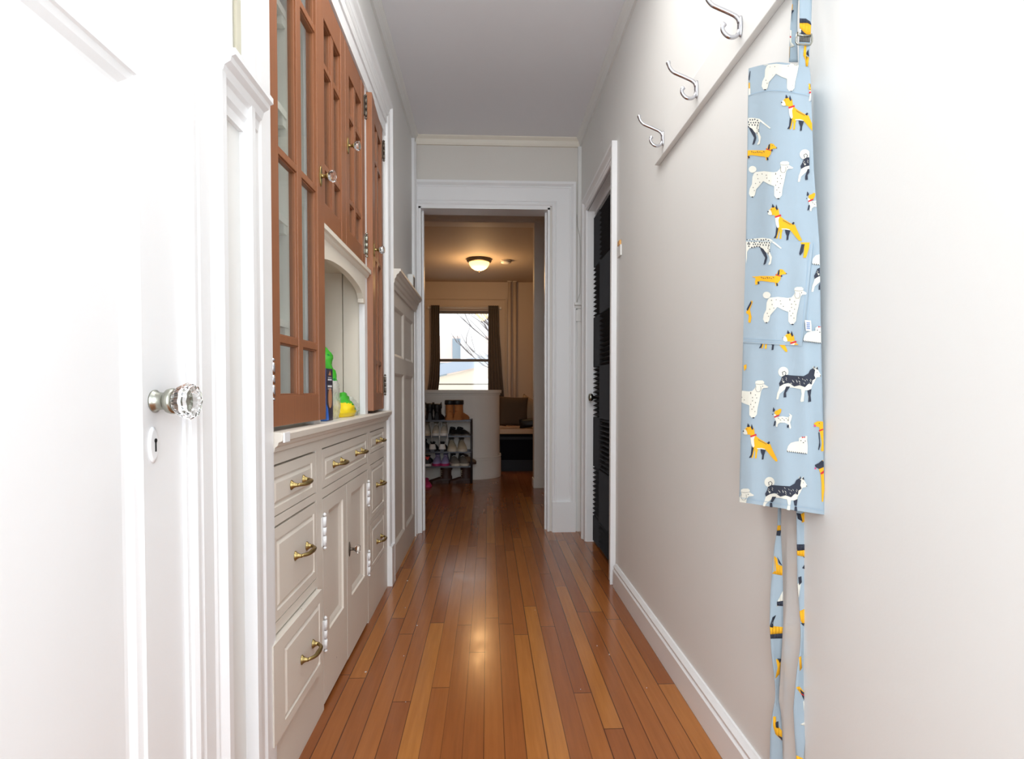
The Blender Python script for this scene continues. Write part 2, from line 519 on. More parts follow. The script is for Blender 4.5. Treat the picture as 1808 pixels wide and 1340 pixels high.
# ---- near left door
d1 = MB()
d1.panel(LW, .10, .917, .006, 2.05, .04, [(.23, .816, .22, 1.377), (.23, .816, 1.53, 1.93)], [(.002, -.004), (.012, -.006), (.022, -.012), (.028, -.013)])
door1 = struct(d1.build('door_1', M['trim']), 'white panelled door with a cut glass knob beside the camera')
b = MB()
b.sweep([(.09 - .0, 0), (.09, 2.06), (.926, 2.06), (.926, 0)], casing_profile(.105), LW)
b.box(XL - .012, XL + .006, .9175, .93, 0, 2.06)
struct(b.build('trim_9', M['trim']))
KY, KZ = .845, .925
k = MB(); k.lathe([(.0165, 0), (.0165, .002), (.0135, .004), (.0125, .012), (.013, .016), (.0175, .020), (.019, .025), (.019, .028), (.0165, .031)], (XL, KY, KZ), 'X', 24)
kn = k.build('door_knob', M['nickel'], door1)
g = MB(); prof = [(.013, .029), (.018, .033), (.0225, .039), (.0255, .046), (.026, .051), (.0228, .057), (.016, .058), (.012, .0555), (.004, .0555)]
rings = []
for r, h in prof:
    rings.append([(XL + h, KY + math.cos(a) * r * (1 + .045 * math.cos(12 * a)), KZ + math.sin(a) * r * (1 + .045 * math.cos(12 * a))) for a in [2 * PI * i / 48 for i in range(48)]])
g.rings(rings, True, True, False)
go = g.build('glass_grip', M['crystal'], kn); go['label'] = 'twelve-sided clear cut glass grip'
e = MB(); e.rings([[(XL + h, .838 + math.cos(a) * .011 * s, .862 + math.sin(a) * .026 * s) for a in [2 * PI * i / 28 for i in range(28)]] for h, s in ((0, 1), (.002, 1), (.0035, .8))], True, True, True)
eo = e.build('keyhole_plate', M['trim'], door1)
e = MB(); e.lathe([(.0032, .0037), (.0032, .0042)], (XL, .84, .868), 'X', 12); e.box(XL + .0035, XL + .0042, .8385, .8415, .852, .867)
e.build('keyhole', M['dark'], eo)

# ---- plate rail pieces and panelled wainscot on the left wall
rail = [(XL, 1.445), (XL + .008, 1.445), (XL + .010, 1.462), (XL + .016, 1.470), (XL + .018, 1.488), (XL + .024, 1.494), (XL + .028, 1.508), (XL + .038, 1.514), (XL + .040, 1.522), (XL + .047, 1.525), (XL + .047, 1.536), (XL, 1.536)]
b = MB(); b.prism(rail, 'Y', 1.018, 1.192); struct(b.build('trim_10', M['trim']))
rail2 = [(x + (.012 if x > XL else 0), z) for x, z in rail]
b = MB(); b.prism(rail2, 'Y', 2.80, 3.70); struct(b.build('trim_11', M['hutch']))
b = MB(); b.panel(lambda a, c, d: (XL + .012 + d, a, c), 2.80, 3.66, 0, 1.45, .0118,
    [(2.87, 3.21, .15, 1.03), (2.87, 3.21, 1.115, 1.37), (3.27, 3.60, .15, 1.03), (3.27, 3.60, 1.115, 1.37)], [(.006, -.003), (.016, -.010)])
struct(b.build('wall_wainscot', M['hutch']))

# ---- casing round the hutch
b = MB()
b.sweep([(HY0 - .005, .0), (HY0 - .005, 2.235), (HY1 + .005, 2.235), (HY1 + .005, 0)], casing_profile(.088, .02), LW)
b.box(XL, XL + .008, HY0 - .006, 1.279, .03, 2.235); b.box(XL, XL + .011, HY0 - .006, 1.263, .03, 2.235)
b.box(XL, XL + .024, HY1 + .003, HY1 + .095, 0, .19)
b.box(XL, XL + .024, HY0 - .095, HY0 - .003, 0, .07)
struct(b.build('trim_12', M['trim']))

# ------------------------------------------------------------------ built-in hutch
hutchroot = root('base_cabinet', (XL - .15, 1.97, 0), 'cream painted base cabinet with brass pulls, below the built-in counter', 'cabinet')
def drawer(a0, a1, c0, c1, pin, pulls, out=0.0, name='drawer'):
    to3 = lambda a, c, d: (XL + out + d, a, c)
    d = MB(); d.panel(to3, a0, a1, c0, c1, .04, [pin], [(.002, -.004), (.006, -.004), (.014, .0005), (.016, .0005)])
    o = d.build(name, M['hutch'], hutchroot)
    for (py, pz, s) in pulls: pull(py, pz, o, out, s)
    return o
def pull(y, z, parent, out, s=1.0):
    p = MB(); x = XL + out
    h = .045 * s
    for sg in (-1, 1):
        # flared foot
        p.rings([[(x + dx, y + sg * h + math.cos(a) * ry, z + math.sin(a) * rz) for a in [2 * PI * i / 14 for i in range(14)]] for dx, ry, rz in
                 ((0, .0095, .0125), (.002, .0095, .0125), (.007, .006, .0075), (.013, .0045, .005), (.018, .0045, .0048))], True, True, True)
    pts = []
    for i in range(19):
        t = -1 + 2 * i / 18
        pts.append((x + .013 + .017 * (1 - t ** 4) , y + t * h, z))
    p.tube(pts, [.0042 + .0022 * (1 - abs(-1 + 2 * i / 18)) for i in range(19)], 10)
    p.build('pull', M['brass'], parent)
# carcass and face frame
b = MB()
b.box(-.86, -.845, HY0, HY1, 0, .80); b.box(-.845, XL - .042, HY0, HY0 + .018, 0, .80); b.box(-.845, XL - .042, HY1 - .018, HY1, 0, .80)
b.box(-.845, XL - .042, HY0, HY1, 0, .018)
b.box(-.845, XL - .042, 1.635, 1.650, .018, .80); b.box(-.845, XL - .042, 2.305, 2.32, .018, .80)
f0 = XL - .022
def fr(a0, a1, c0, c1): b.box(f0, XL, a0, a1, c0, c1)
fr(HY0, HY1, .772, .80)
fr(HY0, 1.248, 0, .772); fr(1.614, 1.671, 0, .772); fr(2.293, 2.342, 0, .772); fr(2.660, HY1, 0, .772)
for c0, c1 in ((.6315, .652), (.385, .409), (0, .150)): fr(1.243, 1.614, c0, c1)
fr(1.671, 2.293, .626, .652)
for c0, c1 in ((.6355, .680), (.390, .407), (0, .192)): fr(2.342, 2.660, c0, c1)
b.build('cabinet_body', M['hutch'], hutchroot)
b = MB(); b.box(XL - .041, XL - .023, HY0 + .019, HY1 - .019, .02, .79); b.build('gap_shade', M['dark'], hutchroot)  # dark sheet behind the face frame, colours in the shade of the gaps
drawer(1.250, 1.611, .655, .767, (1.296, 1.578, .674, .742), [(1.455, .708, 1)])
drawer(1.250, 1.611, .412, .626, (1.312, 1.592, .434, .598), [(1.478, .526, 1)])
drawer(1.250, 1.611, .153, .379, (1.316, 1.590, .176, .348), [(1.478, .262, 1)], .014)
drawer(1.674, 2.290, .655, .768, (1.70, 2.262, .676, .742), [(1.835, .710, 1), (2.135, .712, 1)], 0, 'wide_drawer')
drawer(2.345, 2.657, .683, .768, (2.365, 2.635, .698, .752), [(2.515, .722, 1)])
drawer(2.345, 2.657, .410, .632, (2.372, 2.635, .428, .612), [(2.515, .532, 1)])
drawer(2.345, 2.657, .195, .387, (2.372, 2.635, .212, .366), [(2.515, .285, 1)])
def butt_hinge(y, z, h, x, mat, parent, name='hinge', leaf=.016):
    p = MB()
    p.tube([(x + .005, y, z - h / 2), (x + .005, y, z - h / 6)], .0052, 10); p.tube([(x + .005, y, z - h / 6 + .003), (x + .005, y, z + h / 6 - .003)], .0052, 10)
    p.tube([(x + .005, y, z + h / 6), (x + .005, y, z + h / 2)], .0052, 10)
    for sg in (-1, 1): p.lathe([(.002, 0), (.0052, .003), (.0052, .006), (.001, .010)], (x + .005, y, z + sg * (h / 2 + .002)), 'Z', 10, True, sg)
    p.box(x, x + .002, y - leaf, y, z - h / 2, z + h / 2)
    return p.build(name, mat, parent)
rg = [(.002, -.006), (.010, -.008), (.020, -.012)]
for (a0, a1, hy, kn_) in ((1.674, 1.951, 1.676, None), (1.957, 2.288, 2.290, (1.985, .388))):
    d = MB(); d.panel(LW, a0, a1, .014 if a0 < 1.9 else .012, .622, .02, [(a0 + .062, a1 - .045 if a0 < 1.9 else a1 - .058, .212, .578)], rg)
    dr = d.build('cupboard_door', M['hutch'], hutchroot)
    for z in (.528, .222 if a0 < 1.9 else .245): butt_hinge(hy, z, .085, XL, M['trim'], dr)
    if kn_:
        y, z = kn_
        p = MB(); p.rings([[(XL + h, y + math.cos(a) * .009 * s, z + math.sin(a) * .026 * s) for a in [2 * PI * i / 20 for i in range(20)]] for h, s in ((0, 1), (.002, 1), (.003, .8))])
        p.lathe([(.007, .002), (.005, .008), (.005, .018), (.008, .020)], (XL, y, z), 'X', 14)
        kk = p.build('knob', M['bronze'], dr)
        q = MB(); q.lathe([(.006, .019), (.012, .024), (.0145, .030), (.013, .037), (.006, .039)], (XL, y, z), 'X', 12, False); q.build('glass_grip', M['crystal'], kk)

# counter
b = MB()
b.prism([(-.86, .815), (XL + .004, .815), (XL + .004, .800), (XL + .008, .802), (XL + .010, .812), (XL + .016, .817), (XL + .018, .824), (XL + .026, .827), (XL + .028, .842), (XL + .024, .847), (-.86, .847)], 'Y', 1.280, HY1 - .004)
tag(b.build('countertop', M['hutch'], None, .0012), 'cream painted wooden counter with moulded edge below the glass cabinet doors', 'countertop')
b = MB(); b.box(XL + .0265, XL + .031, 1.283, 1.318, .824, .846); b.build('corner_bracket', M['trim'], bpy.data.objects['countertop'], .001)

# upper cabinet
up = root('china_cabinet', (XL - .15, 1.97, .847), 'built-in wall cabinet with reddish wood glass doors above the counter', 'cabinet')
b = MB()
UZ0, UZ1 = .847, 2.20
fx0, fx1 = XL - .026, XL - .004
def uf(a0, a1, c0, c1): b.box(fx0, fx1, a0, a1, c0, c1)
uf(HY0, 1.278, UZ0, UZ1); uf(1.612, 1.672, UZ0, UZ1); uf(2.278, 2.325, UZ0, UZ1); uf(2.662, HY1, UZ0, UZ1)
uf(HY0, HY1, 2.142, UZ1)
b.build('face_frame', M['trim'], up)
b = MB(); b.box(XL - .004, XL + .004, HY0, HY1, 2.142, 2.24); b.box(XL - .001, XL + .010, HY0, HY1, 2.20, 2.236); b.build('header_board', M['trim'], up)
b = MB()
b.box(-.86, -.845, HY0, HY1, UZ0, UZ1); b.box(-.845, fx0, HY0, HY0 + .02, UZ0, UZ1); b.box(-.845, fx0, HY1 - .02, HY1, UZ0, UZ1)
b.box(-.845, fx0, 1.625, 1.645, UZ0, UZ1); b.box(-.845, fx0, 2.298, 2.31, UZ0, UZ1); b.box(-.845, fx0, HY0 + .02, HY1 - .02, UZ1 - .02, UZ1)
b.build('cabinet_body', M['inside'], up)
for z in (1.135, 1.42, 1.715, 1.99):
    b = MB(); b.box(-.845, XL - .075, HY0 + .021, 1.624, z - .02, z)
    b.box(XL - .10, XL - .078, 1.60, 1.624, z - .045, z - .02)
    b.build('shelf', M['inside'], up)
for z in (1.72, 1.97):
    b = MB(); b.box(-.845, XL - .075, 1.646, 2.297, z - .02, z); b.build('shelf', M['inside'], up)
for z in (1.135, 1.42, 1.715, 1.99):
    b = MB(); b.box(-.845, XL - .075, 2.311, HY1 - .021, z - .02, z); b.build('shelf', M['inside'], up)
# niche lining: beaded boards, roof, arch, lip
b = MB()
xx = fx0 - .001
for x0, x1 in ((xx, -.575), (-.579, -.668), (-.672, -.76), (-.764, -.844)): b.box(x0, x1, 2.284, 2.2975, UZ0 + .001, 1.405)
b.box(-.844, xx, 1.6455, 1.655, UZ0 + .001, 1.405)
for k in range(7): b.box(-.8445, -.836, 1.656 + k * .0896, 1.656 + k * .0896 + .086, UZ0 + .001, 1.405)
b.box(-.8445, xx, 1.646, 2.297, 1.405, 1.425)
b.build('niche_lining', M['niche'], up)
b = MB()
N = 28; y0, y1 = 1.672, 2.245; yc = (1.655 + 2.245) / 2; hw = (2.245 - 1.655) / 2
prof = [(2.278, 1.404), (1.672, 1.404)]
for i in range(N + 1):
    y = y0 + (y1 - y0) * i / N
    t = max(-1, min(1, (y - yc) / hw))
    prof.append((y, 1.300 + .052 * math.sqrt(max(0, 1 - t * t)) ** 1.0))
prof += [(2.247, 1.285), (2.278, 1.285)]
b.prism(prof, 'X', fx0 + .002, XL - .002)
b.build('arched_valance', M['niche'], up)
b = MB(); b.prism([(fx1, 1.390), (XL + .004, 1.400), (XL + .007, 1.408), (XL + .014, 1.41), (XL + .014, 1.424), (fx1, 1.424)], 'Y', 1.666, 2.318); b.build('shelf_lip', M['niche'], up)

def glass_door(hinge_y, free_y, z0, z1, swing, stiles, mull, bars, trail, knob, hinges, name='glass_door'):
    """door lying along Y from hinge_y to free_y, its free edge swung out by `swing` metres"""
    L = abs(free_y - hinge_y); sg = 1 if free_y > hinge_y else -1
    ang = math.asin(swing / L) if swing else 0
    T = .028
    x0 = XL
    def tr(s_, d, z):       # s_ from hinge along the door, d proud
        return (x0 + math.sin(ang) * s_ + d * math.cos(ang), hinge_y + sg * (math.cos(ang) * s_ - d * math.sin(ang)), z)
    def bx(m, s0, s1, c0, c1, d0, d1):
        vs = [tr(s, d, c) for c in (c0, c1) for (s, d) in ((s0, d0), (s1, d0), (s1, d1), (s0, d1))]
        m.add(vs, [(0, 3, 2, 1), (4, 5, 6, 7), (0, 1, 5, 4), (1, 2, 6, 5), (2, 3, 7, 6), (3, 0, 4, 7)], False)
    m = MB()
    sa, sb = stiles
    bx(m, 0, sa, z0, z1, -T, 0); bx(m, L - sb, L, z0, z1, -T, 0)
    bot, top = trail
    bx(m, sa, L - sb, z0, z0 + bot, -T, -.0015); bx(m, sa, L - sb, z1 - top, z1, -T, -.0015)
    g0, g1 = z0 + bot, z1 - top
    m0, m1 = mull
    bx(m, m0, m1, g0, g1, -T + .002, -.003)
    for z in bars: bx(m, sa, L - sb, z - .009, z + .009, -T + .002, -.004)
    # sticking: thin bead round each light
    zs = [g0] + [v for z in bars for v in (z - .009, z + .009)] + [g1]
    lights = []
    for (s0, s1) in ((sa, m0), (m1, L - sb)):
        for i in range(0, len(zs), 2): lights.append((s0, s1, zs[i], zs[i + 1]))
    for (s0, s1, c0, c1) in lights:
        q = .0035
        bx(m, s0, s0 + q, c0, c1, -T + .006, -.008); bx(m, s1 - q, s1, c0, c1, -T + .006, -.008)
        bx(m, s0, s1, c0, c0 + q, -T + .006, -.008); bx(m, s0, s1, c1 - q, c1, -T + .006, -.008)
    o = m.build(name, M['wood'], up, 0.0012)
    for (s0, s1, c0, c1) in lights:
        gm = MB(); bx(gm, s0 + .001, s1 - .001, c0 + .001, c1 - .001, -.0165, -.0145); gm.build('pane', M['glass'], o)
    if knob:
        s_, z = knob
        c = Vector(tr(s_, 0, z)); n = (Vector(tr(s_, 1, z)) - c).normalized(); u = (Vector(tr(s_ + 1, 0, z)) - c).normalized(); w = Vector((0, 0, 1))
        def rr(lst, nn, ky=1, kz=1): return [[c + n * h + u * math.cos(a) * r * ky + w * math.sin(a) * r * kz for a in [2 * PI * i / nn for i in range(nn)]] for r, h in lst]
        p = MB(); p.rings(rr([(.016, 0), (.016, .002), (.012, .003)], 24, .62, 1.75)); p.rings(rr([(.0075, .002), (.005, .006), (.005, .016), (.009, .020), (.009, .022)], 14))
        kk = p.build('knob', M['brass'], o)
        q = MB(); q.rings(rr([(.007, .021), (.013, .025), (.0165, .032), (.0155, .039), (.009, .043), (.003, .043)], 12), True, True, False); q.build('glass_grip', M['crystal'], kk)
    for z, mt, hh in hinges:
        butt_hinge(hinge_y + sg * .001, z, hh, XL + .001, mt, o, 'hinge', .018)
    return o
glass_door(1.281, 1.662, .858, 2.14, .015, (.060, .056), (.184, .214), (1.062, 1.500, 1.935), (.072, .085), (.352, 1.545), ((.965, M['chrome'], .075), (2.04, M['chrome'], .07)))
glass_door(1.674, 1.974, 1.431, 2.135, 0, (.05, .055), (.138, .166), (1.612, 1.912), (.07, .09), None, ())
glass_door(2.276, 1.978, 1.431, 2.135, 0, (.05, .05), (.138, .166), (1.612, 1.912), (.07, .09), (.268, 1.79), ((2.055, M['bronze'], .075), (1.515, M['nickel'], .075)))
glass_door(2.660, 2.327, .858, 2.14, .019, (.05, .075), (.145, .175), (1.062, 1.500, 1.912), (.072, .085), (.295, 1.52), ((2.045, M['bronze'], .075), (.968, M['bronze'], .075)))

# ------------------------------------------------------------------ switch, sensor
sw = root('light_switch', (XL, 1.15, 1.64), 'ivory toggle light switch on the wall above the near rail moulding', 'light switch')
b = MB(); b.box(XL, XL + .006, 1.117, 1.187, 1.583, 1.698); b.build('cover_plate', M['ivory'], sw, .002)
b = MB(); b.prism([(XL + .005, 1.63), (XL + .009, 1.63), (XL + .024, 1.650), (XL + .022, 1.657), (XL + .017, 1.657), (XL + .005, 1.648)], 'Y', 1.147, 1.157); b.build('toggle', M['ivory'], sw)
for z in (1.612, 1.672):
    b = MB(); b.lathe([(.003, .006), (.003, .0072), (.001, .0075)], (XL, 1.152, z), 'X', 10); b.build('screw', M['ivory'], sw)
s = root('door_chime', (XL, 3.475, 1.55), 'small white plastic box fixed to the wall above the panelled wainscot', 'sensor')
b = MB(); b.box(XL + .0005, XL + .036, 3.44, 3.51, 1.545, 1.643); b.build('housing', M['plastic'], s, .006)
b = MB(); b.box(XL + .0362, XL + .038, 3.45, 3.50, 1.56, 1.628); b.build('cover', M['greysh'], s, .001)

# ------------------------------------------------------------------ closet door with acoustic foam on the right
b = MB(); b.box(XR + .075, XR + .115, DY0 + .003, DY1 - .003, .008, 2.04)
door2 = struct(b.build('door_2', M['trim']), 'closet door covered in black wedge foam tiles, on the right')
b = MB()
b.sweep([(DY0 - .004, 0), (DY0 - .004, 2.05), (DY1 + .004, 2.05), (DY1 + .004, 0)], casing_profile(.082, .02), RW)
struct(b.build('trim_13', M['trim']))
b = MB()
b.box(XR, XR + .12, DY0 - .02, DY0 - .001, 0, 2.045); b.box(XR - .004, XR + .12, DY1 - .003, DY1 + .012, 0, 2.045); b.box(XR, XR + .12, DY0, DY1, 2.042, 2.056)
b.box(XR + .040, XR + .054, DY0, DY1, 2.022, 2.042)
struct(b.build('trim_14', M['trim']))
xf = XR + .075
ycols = [(DY1 - .19, DY1 - .004), (DY1 - .47, DY1 - .19), (DY0 + .004, DY1 - .47)]
zrows = [(.012, .17), (.17, .475), (.475, .78), (.78, 1.085), (1.085, 1.39), (1.39, 1.695), (1.695, 2.0)]
for ri, (z0, z1) in enumerate(zrows):
    for ci, (y0, y1) in enumerate(ycols):
        m = MB(); horiz = (ri + ci) % 2 == 1
        D0, D1 = .012, .042; pitch = .0277
        if horiz:
            n = max(1, round((z1 - z0) / pitch)); p = (z1 - z0) / n
            prof = [(xf, z0 + .0005), ]
            pr = [(xf, z1 - .0005), (xf, z0 + .0005)]
            for i in range(n):
                pr += [(xf - D0, z0 + i * p + .0005), (xf - D1, z0 + (i + .5) * p)]
            pr += [(xf - D0, z1 - .0005)]
            m.prism(pr, 'Y', y0 + .0005, y1 - .0005)
        else:
            n = max(1, round((y1 - y0) / pitch)); p = (y1 - y0) / n
            pr = [(xf, y1 - .0005), (xf, y0 + .0005)]
            for i in range(n): pr += [(xf - D0, y0 + i * p + .0005), (xf - D1, y0 + (i + .5) * p)]
            pr += [(xf - D0, y1 - .0005)]
            m.prism(pr, 'Z', z0 + .0005, z1 - .0005)
        m.build('foam_tile', M['foam'], door2)
k = MB(); k.lathe([(.024, 0), (.024, .004), (.01, .008), (.009, .02), (.009, .045), (.02, .052), (.025, .062), (.022, .074), (.008, .078)], (xf, 3.445, .90), 'X', 20, True, -1)
k.build('door_knob', M['nickel'], door2)
nl = root('wall_switch', (XR, 2.63, 1.60), 'small pale switch with orange tip on the right wall beside the foam covered door', 'switch')
b = MB(); b.box(XR - .007, XR, 2.60, 2.66, 1.565, 1.615); b.build('cover_plate', M['plastic'], nl, .001)
b = MB(); b.box(XR - .009, XR, 2.61, 2.65, 1.6155, 1.638); b.build('tip', plain('amber_plastic', rgb(226, 170, 96), .4), nl, .002)

# thin cable on the end wall
b = MB()
pts = []
raw = [(.585, 2.10), (.588, 2.03), (.605, 1.95), (.625, 1.86), (.607, 1.80), (.609, 1.66), (.605, 1.58), (.592, 1.545), (.585, 1.525)]
raw = [(min(x, .608), z) for x, z in raw]
for i in range(len(raw) - 1):
    for k in range(4):
        t = k / 4; pts.append((raw[i][0] * (1 - t) + raw[i + 1][0] * t, YE - .0235 - (.0 if raw[i][1] > 1.6 else .01), raw[i][1] * (1 - t) + raw[i + 1][1] * t))
b.tube(pts, .0016, 6)
tag(b.build('cable', plain('grey_cable', (.45, .43, .40, 1), .5)), 'thin pale cable hanging on the end wall right of the doorway', 'cable')

# ------------------------------------------------------------------ coat hook rail and hooks
BX = XR - .018
b = MB(); b.box(BX, XR, .86, 2.03, 1.748, 1.852)
tag(b.build('coat_rail', M['wall'], None, .002), 'long painted board holding chrome hooks on the right wall', 'coat rail')
HK = [(.085, 1.874), (.082, 1.862), (.0765, 1.853), (.0685, 1.846), (.055, 1.840), (.035, 1.832), (.017, 1.824), (.008, 1.817), (.0045, 1.808)]
HK2 = [(.0045, 1.790), (.006, 1.783), (.012, 1.776), (.021, 1.773), (.031, 1.775), (.040, 1.782), (.0445, 1.790), (.044, 1.798), (.0405, 1.803)]
def smooth_path(p, n=4):
    out = []
    for i in range(len(p) - 1):
        p0 = p[max(i - 1, 0)]; p1 = p[i]; p2 = p[i + 1]; p3 = p[min(i + 2, len(p) - 1)]
        for k in range(n):
            t = k / n
            out.append(tuple(.5 * (2 * b_ + (c_ - a_) * t + (2 * a_ - 5 * b_ + 4 * c_ - d_) * t * t + (3 * b_ - a_ - 3 * c_ + d_) * t ** 3) for a_, b_, c_, d_ in zip(p0, p1, p2, p3)))
    out.append(tuple(p[-1])); return out
def hook(y, label):
    o = root('coat_hook', (BX, y, 1.81), label, 'hook', 'chrome hooks on the coat rail')
    p = MB()
    up_ = smooth_path(HK); lo = smooth_path(HK2)
    n = len(up_); p.tube([(BX - g, y, z) for g, z in up_], [.0064 if i < 3 else .0051 for i in range(n)], 12)
    p.build('upper_prong', M['chrome'], o)
    p = MB(); p.tube([(BX - g, y, z) for g, z in lo], [.0050 + (.0012 if i > len(lo) - 5 else 0) for i in range(len(lo))], 12)
    p.build('lower_prong', M['chrome'], o)
    p = MB()
    p.rings([[(BX - d, y + math.cos(a) * .0085 * s_, 1.799 + math.sin(a) * .025 * s_) for a in [2 * PI * i / 20 for i in range(20)]] for d, s_ in ((0, 1), (.003, 1), (.0075, .62))])
    p.build('mounting_plate', M['chrome'], o)
    return o
hook(1.926, 'chrome double coat hook, farthest along the rail from the blue apron')
hook(1.613, 'chrome double coat hook, middle one of the three in view on the rail')
hook(1.333, 'chrome double coat hook, nearest in view to the blue dog print apron')
hook(1.045, 'chrome double coat hook from which the blue apron hangs')

# ------------------------------------------------------------------ things on the counter
bxr = root('carton', (-.545, 1.775, .848), 'blue carton with a dark printed side standing on the counter', 'box')
BC, BA = Vector((-.545, 1.775)), math.radians(-1)
def BT(x, y, z): return (BC.x + x * math.cos(BA) - y * math.sin(BA), BC.y + x * math.sin(BA) + y * math.cos(BA), z)
b = MB()
w, d, z0, z1 = .055, .034, .848, 1.008
v = [BT(sx * w, sy * d, z) for z in (z0, z1) for sx, sy in ((-1, -1), (1, -1), (1, 1), (-1, 1))]
b.add(v, [(0, 1, 5, 4)], False); b.cur = 1; b.add(v, [(1, 2, 6, 5), (2, 3, 7, 6), (3, 0, 4, 7), (0, 3, 2, 1)], False); b.cur = 2; b.add(v, [(4, 5, 6, 7)], False)
def face(x, pts, mi):
    b.cur = mi; b.add([BT(x, y, z) for y, z in pts], [tuple(range(len(pts)))], False)
face(w + .0004, [(.004 + math.cos(a) * .020, .918 + math.sin(a) * .032) for a in [2 * PI * i / 24 for i in range(24)]], 3)
for (y0_, y1_, c0, c1) in ((-.018, .022, .972, .977), (-.016, .02, .980, .982), (-.02, .024, .951, .957), (-.018, .02, .945, .947)): face(w + .0004, [(y0_, c0), (y1_, c0), (y1_, c1), (y0_, c1)], 4)
face(w + .0004, [(-.012, .988), (.016, .988), (.004, 1.004)], 3)
face(w + .0004, [(-.034, .850), (-.010, .850), (-.018, .885), (-.034, .90)], 5)
for zz in (.99, .955, .925, .902): b.cur = 4; b.add([BT(-.02, -d - .0004, zz), BT(.045, -d - .0004, zz), BT(.045, -d - .0004, zz + .002), BT(-.02, -d - .0004, zz + .002)], [(0, 1, 2, 3)], False)
b.cur = 4; b.add([BT(.036 + math.cos(a) * .008, -d - .0004, .868 + math.sin(a) * .010) for a in [2 * PI * i / 16 for i in range(16)]], [tuple(range(16))], False)
b.build('printed_box', [plain('carton_blue', rgb(62, 108, 178), .4), plain('carton_dark', rgb(52, 44, 62), .4), plain('carton_edge', rgb(222, 216, 206), .6), plain('carton_tan', rgb(196, 140, 100), .5), plain('carton_white', rgb(225, 225, 230), .5), plain('carton_bright_blue', rgb(40, 110, 220), .4)], bxr, 0, False)

def crumple(name, prof, center, depth, mats, zone, parent=None, seed=1.0, amp=.008):
    """a crumpled bag: prof = list of (z, left, right) widths along `axis` Y; depth across X"""
    m = MB(); n = 36; rings = []
    cx, cy = center
    rows = []
    for i in range(len(prof) - 1):
        for k in range(5):
            t = k / 5; rows.append(tuple(a * (1 - t) + b_ * t for a, b_ in zip(prof[i], prof[i + 1])))
    rows.append(prof[-1])
    zt = prof[-1][0]; zb = prof[0][0]
    for (z, l, r, dp) in rows:
        ring = []
        for k in range(n):
            a = 2 * PI * k / n
            y = (l + r) / 2 + math.cos(a) * (r - l) / 2; x = math.sin(a) * depth * dp
            q = Vector((x * 30, y * 30, z * 26)) + Vector((seed, seed * 2, 0))
            nz = mnoise.noise(q) + .6 * abs(mnoise.noise(q * 2.3)) - .2
            k_ = amp * nz * min(1, (z - zb) / .01 + .1)
            zz = z + k_ * .6 * min(1, (z - zb) / .02)
            ring.append(Vector((cx + x + math.sin(a) * k_, cy + y + math.cos(a) * k_, max(zb, zz))))
        rings.append(ring)
    m.rings(rings, True, True, True)
    # zones of colour
    for i, f in enumerate(m.f):
        c = sum((m.v[j] for j in f), Vector()) / len(f)
        m.mi[i] = zone(c)
    return m.build(name, mats, parent)
bag_green = plain('green_bag_plastic', rgb(70, 185, 50), .25, 0, .3, 40)
bag_dgreen = plain('deep_green_bag_plastic', rgb(30, 140, 60), .25, 0, .3, 40)
bag_yellow = plain('yellow_bag_plastic', rgb(252, 222, 30), .3, 0, .3, 40)
bag_blue = plain('blue_bag_plastic', rgb(30, 110, 170), .3)
bag_clear = film('clear_bag_film', (.86, .88, .80, 1), .50)
o = crumple('produce_bag', [(.848, -.08, .08, .9), (.88, -.085, .09, 1), (.93, -.08, .085, 1), (.98, -.07, .058, .9), (1.02, -.065, .030, .75), (1.06, -.06, -.002, .5), (1.09, -.055, -.032, .2)], (-.537, 1.90), .042, [bag_green, bag_clear, bag_dgreen],
    lambda c: (2 if mnoise.noise(c * 55) > .38 else 0) if c.z > .985 + .25 * (c.y - 1.90) + .012 * mnoise.noise(c * 30) else 1, None, 3.1, .012)
tag(o, 'tall green and clear plastic bag slumped behind the blue carton', 'bag')
o = crumple('snack_bag', [(.848, -.10, .10, .9), (.862, -.105, .11, 1), (.882, -.09, .09, 1), (.90, -.07, .065, .9), (.918, -.05, .04, .65), (.934, -.035, .012, .3)], (-.527, 2.07), .04, [bag_yellow, bag_green, bag_blue],
    lambda c: 2 if (c.y > 2.15 and c.z < .862) else 1 if c.z > .888 - .30 * (c.y - 2.06) + .008 * mnoise.noise(c * 40) else 0, None, 8.3, .010)
tag(o, 'crumpled yellow and green plastic bag on the counter', 'bag')
o = crumple('clear_bag', [(.848, -.075, .095, .8), (.865, -.08, .09, 1), (.89, -.065, .06, .9), (.912, -.05, .03, .6), (.926, -.03, .0, .25)], (-.545, 2.185), .05, [bag_clear, film('green_printed_film', rgb(40, 150, 80), .85)],
    lambda c: 1 if (mnoise.noise(c * 28) > .12 and c.y > 2.17) else 0, None, 14.2, .012)
tag(o, 'small clear plastic bag with green print beside the yellow bag', 'bag')

# paint flakes and crumbs on the floor
b = MB()
for (x, y, r) in ((-.285, 2.26, .006), (-.41, 1.89, .006), (-.40, 2.80, .008), (-.36, 2.45, .003), (.43, 1.98, .004), (.40, 2.05, .003), (.29, 1.75, .0025), (-.25, 1.7, .002), (-.30, 2.0, .0025), (.50, 1.75, .0025), (.2, 2.4, .002)):
    n = 6; pts = [(x + math.cos(2 * PI * i / n + y * 9) * r * .7 * (.5 + .5 * random.random()), y + math.sin(2 * PI * i / n + y * 9) * r * .7 * (.5 + .5 * random.random())) for i in range(n)]
    b.prism(pts, 'Z', .0002, .0012)
tag(b.build('debris', M['plastic']), 'scattered white paint flakes on the wooden floor', 'debris', None, 'stuff')

